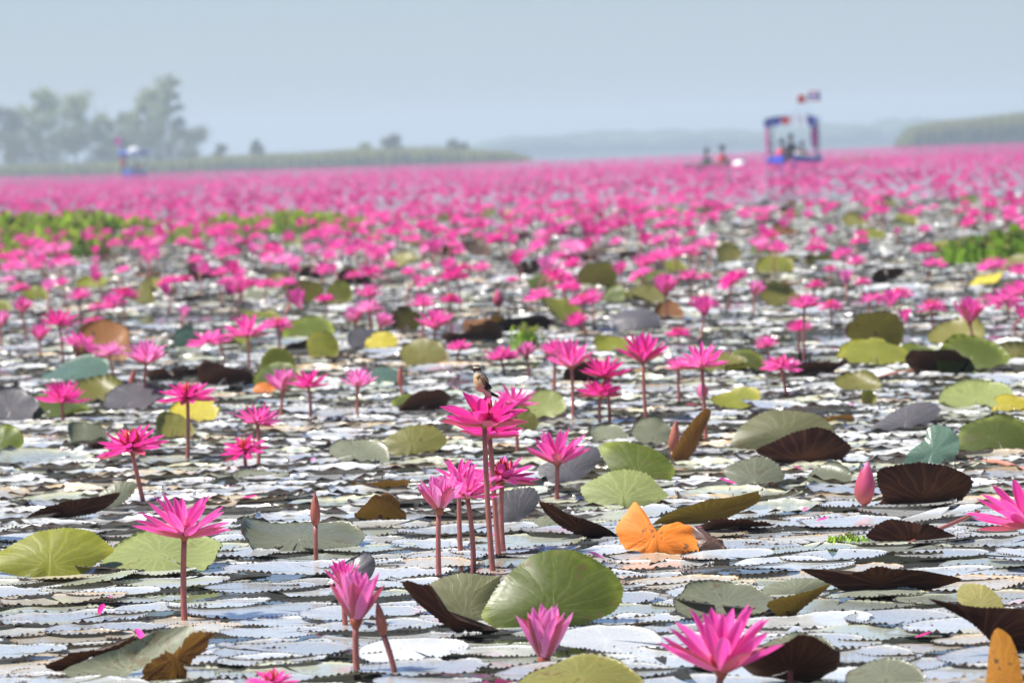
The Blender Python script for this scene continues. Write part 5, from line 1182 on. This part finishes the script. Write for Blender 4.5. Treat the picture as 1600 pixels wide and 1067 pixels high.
for lod, T in ((2, T2), (3, T3)):
    for ki, Mt, x, y, h in far[lod]:
        v, f, _, ra, an = T[ki]; Mn = npm(Mt); VV.append(v @ Mn[:3, :3].T + Mn[:3, 3]); FF.append(f + off); MM.append(np.full(len(f), r.choices((0, 1, 2), (.35, .63, .02))[0])); RA.append(ra); AN.append(an); off += len(v)
        if y < 60 * K:
            w = .006; v = np.array([[x - w, y, 0], [x + w, y, 0], [x + w, y, h], [x - w, y, h], [x, y - w, 0], [x, y + w, 0], [x, y + w, h], [x, y - w, h]])
            VV.append(v); FF.append(np.array([[0, 1, 2], [0, 2, 3], [4, 5, 6], [4, 6, 7]]) + off); MM.append(np.full(4, 3)); RA.append(np.zeros(8)); AN.append(np.zeros(8)); off += 8
m = mesh_np("lily_field", np.concatenate(VV), np.concatenate(FF), np.concatenate(MM), [M['petal'], M['petal_deep'], M['petal_pale'], M['stem']])
print("individual field flowers", n_ind, "to y", [round(p[1]) for p in FL][min(len(FL) - 1, n_ind)], "far", len(far[2]), len(far[3]), "tris", len(m.polygons))
if len(m.vertices) == off:
    m.attributes.new("rad", 'FLOAT', 'POINT').data.foreach_set("value", np.concatenate(RA).astype(np.float32)); m.attributes.new("ang", 'FLOAT', 'POINT').data.foreach_set("value", np.concatenate(AN).astype(np.float32))
tag(link("lily_field", m), "sea of countless pink water lilies stretching to the far shore", kind="stuff")

# ================================================================== bright green hyacinth clumps
M['hya'] = leaf_mat("hyacinth_leaf", (.27, .46, .03, 1), (.22, .40, .03, 1), .4, .4, .35, 0); M['hya2'] = leaf_mat("hyacinth_leaf_yellow", (.40, .50, .04, 1), (.25, .32, .02, 1), .4, .4, .35, 0)
M['hya3'] = leaf_mat("hyacinth_leaf_dark", (.12, .24, .02, 1), (.10, .20, .02, 1), .4, .4, .3, 0)
def clump(px, py, wpx, hpx, label, seed):
    r = random.Random(seed); P = ground(px, py); s = P.y / FPX; w = wpx * s; h = hpx * s
    root = empty("water_hyacinth", P); tag(root, label, "water plant", "bright green hyacinth clumps among the lilies")
    V = []; F = []; MI = []; sv = MB()
    for i in range(int(70 + 40 * w)):
        x = r.gauss(0, .3) * w; y = r.gauss(0, .35) * min(w, 1.2); hh = h * r.uniform(.35, 1.0) * (1 - .3 * abs(x) / w); a = r.uniform(0, 6.28); d = Vector((math.cos(a), math.sin(a), 0)); tip = Vector((x, y, hh)) ; L = min(r.uniform(.09, .16), h * r.uniform(.3, .5)); ww = L * (.8 if h > .15 else .3)
        up = (d * r.uniform(.2, .8) + Vector((0, 0, r.uniform(.5, 1)))).normalized(); sd = up.cross(d).normalized() if up.cross(d).length > .01 else Vector((1, 0, 0)); nn = up.cross(sd)
        sv.tube([(x - d.x * .03, y - d.y * .03, -.02), tip], [.008, .004], 4, 0, False)
        k = len(V); V += [tip, tip + up * L * .35 + sd * ww / 2 + nn * .01, tip + up * L * .8 + sd * ww * .38, tip + up * L, tip + up * L * .8 - sd * ww * .38, tip + up * L * .35 - sd * ww / 2 + nn * .01]
        F += [(k, k + 1, k + 5), (k + 1, k + 2, k + 5), (k + 2, k + 4, k + 5), (k + 2, k + 3, k + 4)]; MI += [1 if r.random() < .35 else 0] * 4
    link("leaves", mesh_np("leaves", np.array([list(v) for v in V]), np.array(F), np.array(MI), [M['hya' if not 90 <= seed < 98 else 'hya3'], M['hya2' if not 90 <= seed < 98 else 'hya']]), root)["kind"] = "stuff"; sv.build("stalks", M['hya'], root)["kind"] = "stuff"
for i, (px, py, w, h) in enumerate(((10, 390, 70, 46), (45, 382, 70, 44), (85, 386, 80, 44), (125, 378, 80, 42), (165, 376, 60, 34), (60, 404, 60, 30), (20, 410, 60, 26), (110, 400, 70, 30), (150, 396, 60, 26), (30, 398, 70, 34), (212, 372, 60, 26), (250, 384, 60, 22), (300, 378, 60, 20))):
    clump(px, py, w, h, f"bright green hyacinth, {ordinal(i)} clump counted inward from the photo's edge by the island side" if i < 10 else ("low green hyacinth fringe at the end of the big clump", "low green hyacinth fringe midway between the big clump and the central patch", "thin yellowish hyacinth fringe before the central green patch")[i - 10], 70 + i)
for i, (px, py, w, h) in enumerate(((352, 370, 60, 28), (392, 372, 60, 26), (435, 366, 60, 30), (475, 366, 66, 30), (520, 366, 66, 26), (556, 366, 50, 20))):
    clump(px, py, w, h, f"green hyacinth of the central patch, {ordinal(i)} from the island side", 80 + i)
for i, (px, py, w, h) in enumerate(((1492, 412, 50, 28), (1522, 414, 70, 36), (1560, 414, 80, 44), (1598, 414, 80, 48))):
    clump(px, py, w, h, f"dark green hyacinth beside open water under the reeds, {ordinal(i)} toward the edge", 90 + i)
clump(824, 548, 36, 34, "small fresh green sprig of weed above the bird", 99)
clump(1325, 851, 46, 14, "little tuft of green algae on the pads by the low black-brown leaf", 98)

# ================================================================== loose stems and petals
def lying(pts, label, rad=.007, mat='stem_pale'):
    P = [ground(x, y) + Vector((0, 0, z)) for x, y, z in pts]; b = MB(); q = []
    for i in range(len(P) - 1):
        for t in range(4): q.append(P[i].lerp(P[i + 1], t / 4))
    q.append(P[-1]); q = [q[0]] + [(q[i - 1] + q[i] * 2 + q[i + 1]) / 4 for i in range(1, len(q) - 1)] + [q[-1]]
    o0 = q[0].copy(); b.tube([x - o0 for x in q], rad, 8); o = b.build("floating_lily_stalk", M[mat]); o.location = o0; tag(o, label, "stem", "loose lily stems lying on the pads")
lying([(1480, 732, .0), (1510, 728, .012), (1560, 730, .018), (1610, 742, .01)], "curved salmon stem lying behind the cut-off pink lily")
lying([(-10, 724, .01), (30, 716, .012), (85, 714, .01)], "salmon stem lying on pads at the photo's edge")
lying([(1395, 862, .0), (1450, 842, .012), (1530, 832, .05)], "red stem slanting under the cut-off pink lily", .005, 'stem')
lying([(1345, 600, .0), (1400, 590, .02), (1470, 583, .02)], "long pinkish stem lying behind the bright green lens leaf", .008)
r = random.Random(31)
for i, (px, py, lab) in enumerate(((490, 732, "fallen pink petal behind the olive domed leaf's grey neighbour"), (105, 718, "fallen pink petal at the end of the lying stem"), (925, 838, "fallen pink petal by the black curled edge"), (1150, 768, "small fallen pink bloom petal on the round grey leaf"), (945, 888, "fallen magenta petal behind the big round green leaf"), (380, 790, "red-pink fallen petal near the tall pale lily"), (1255, 812, "fallen pink petal by the narrow olive folded leaf"), (660, 948, "red fallen petal before the dark grey-green folded leaf"))):
    P = ground(px, py); Lp = .05
    o = link("fallen_petal", PMESH('petal_deep' if i % 2 else 'petal_pale', .35, .33), None, Matrix.Translation((P.x, P.y, .022)) @ Matrix.Rotation(r.uniform(0, 6.28), 4, 'Z') @ Matrix.Rotation(R_(r.uniform(8, 25)), 4, 'X') @ Matrix.Scale(Lp, 4)); tag(o, lab, "petal", "fallen petals on the pads")
r = random.Random(77)
for i in range(16):
    px, py = r.uniform(40, 1560), r.uniform(600, 1050); P = ground(px, py)
    o = link("fallen_petal", PMESH(('petal_deep', 'petal_pale', 'sepal')[i % 3], .35, .33), None, Matrix.Translation((P.x, P.y, .024)) @ Matrix.Rotation(r.uniform(0, 6.28), 4, 'Z') @ Matrix.Rotation(R_(r.uniform(5, 30)), 4, 'X') @ Matrix.Scale(r.uniform(.03, .055), 4)); tag(o, "x", "petal", "fallen petals on the pads")
    later(o, px, py, ("magenta fallen petal", "pale fallen petal", "brownish fallen sepal")[i % 3])
label_all()
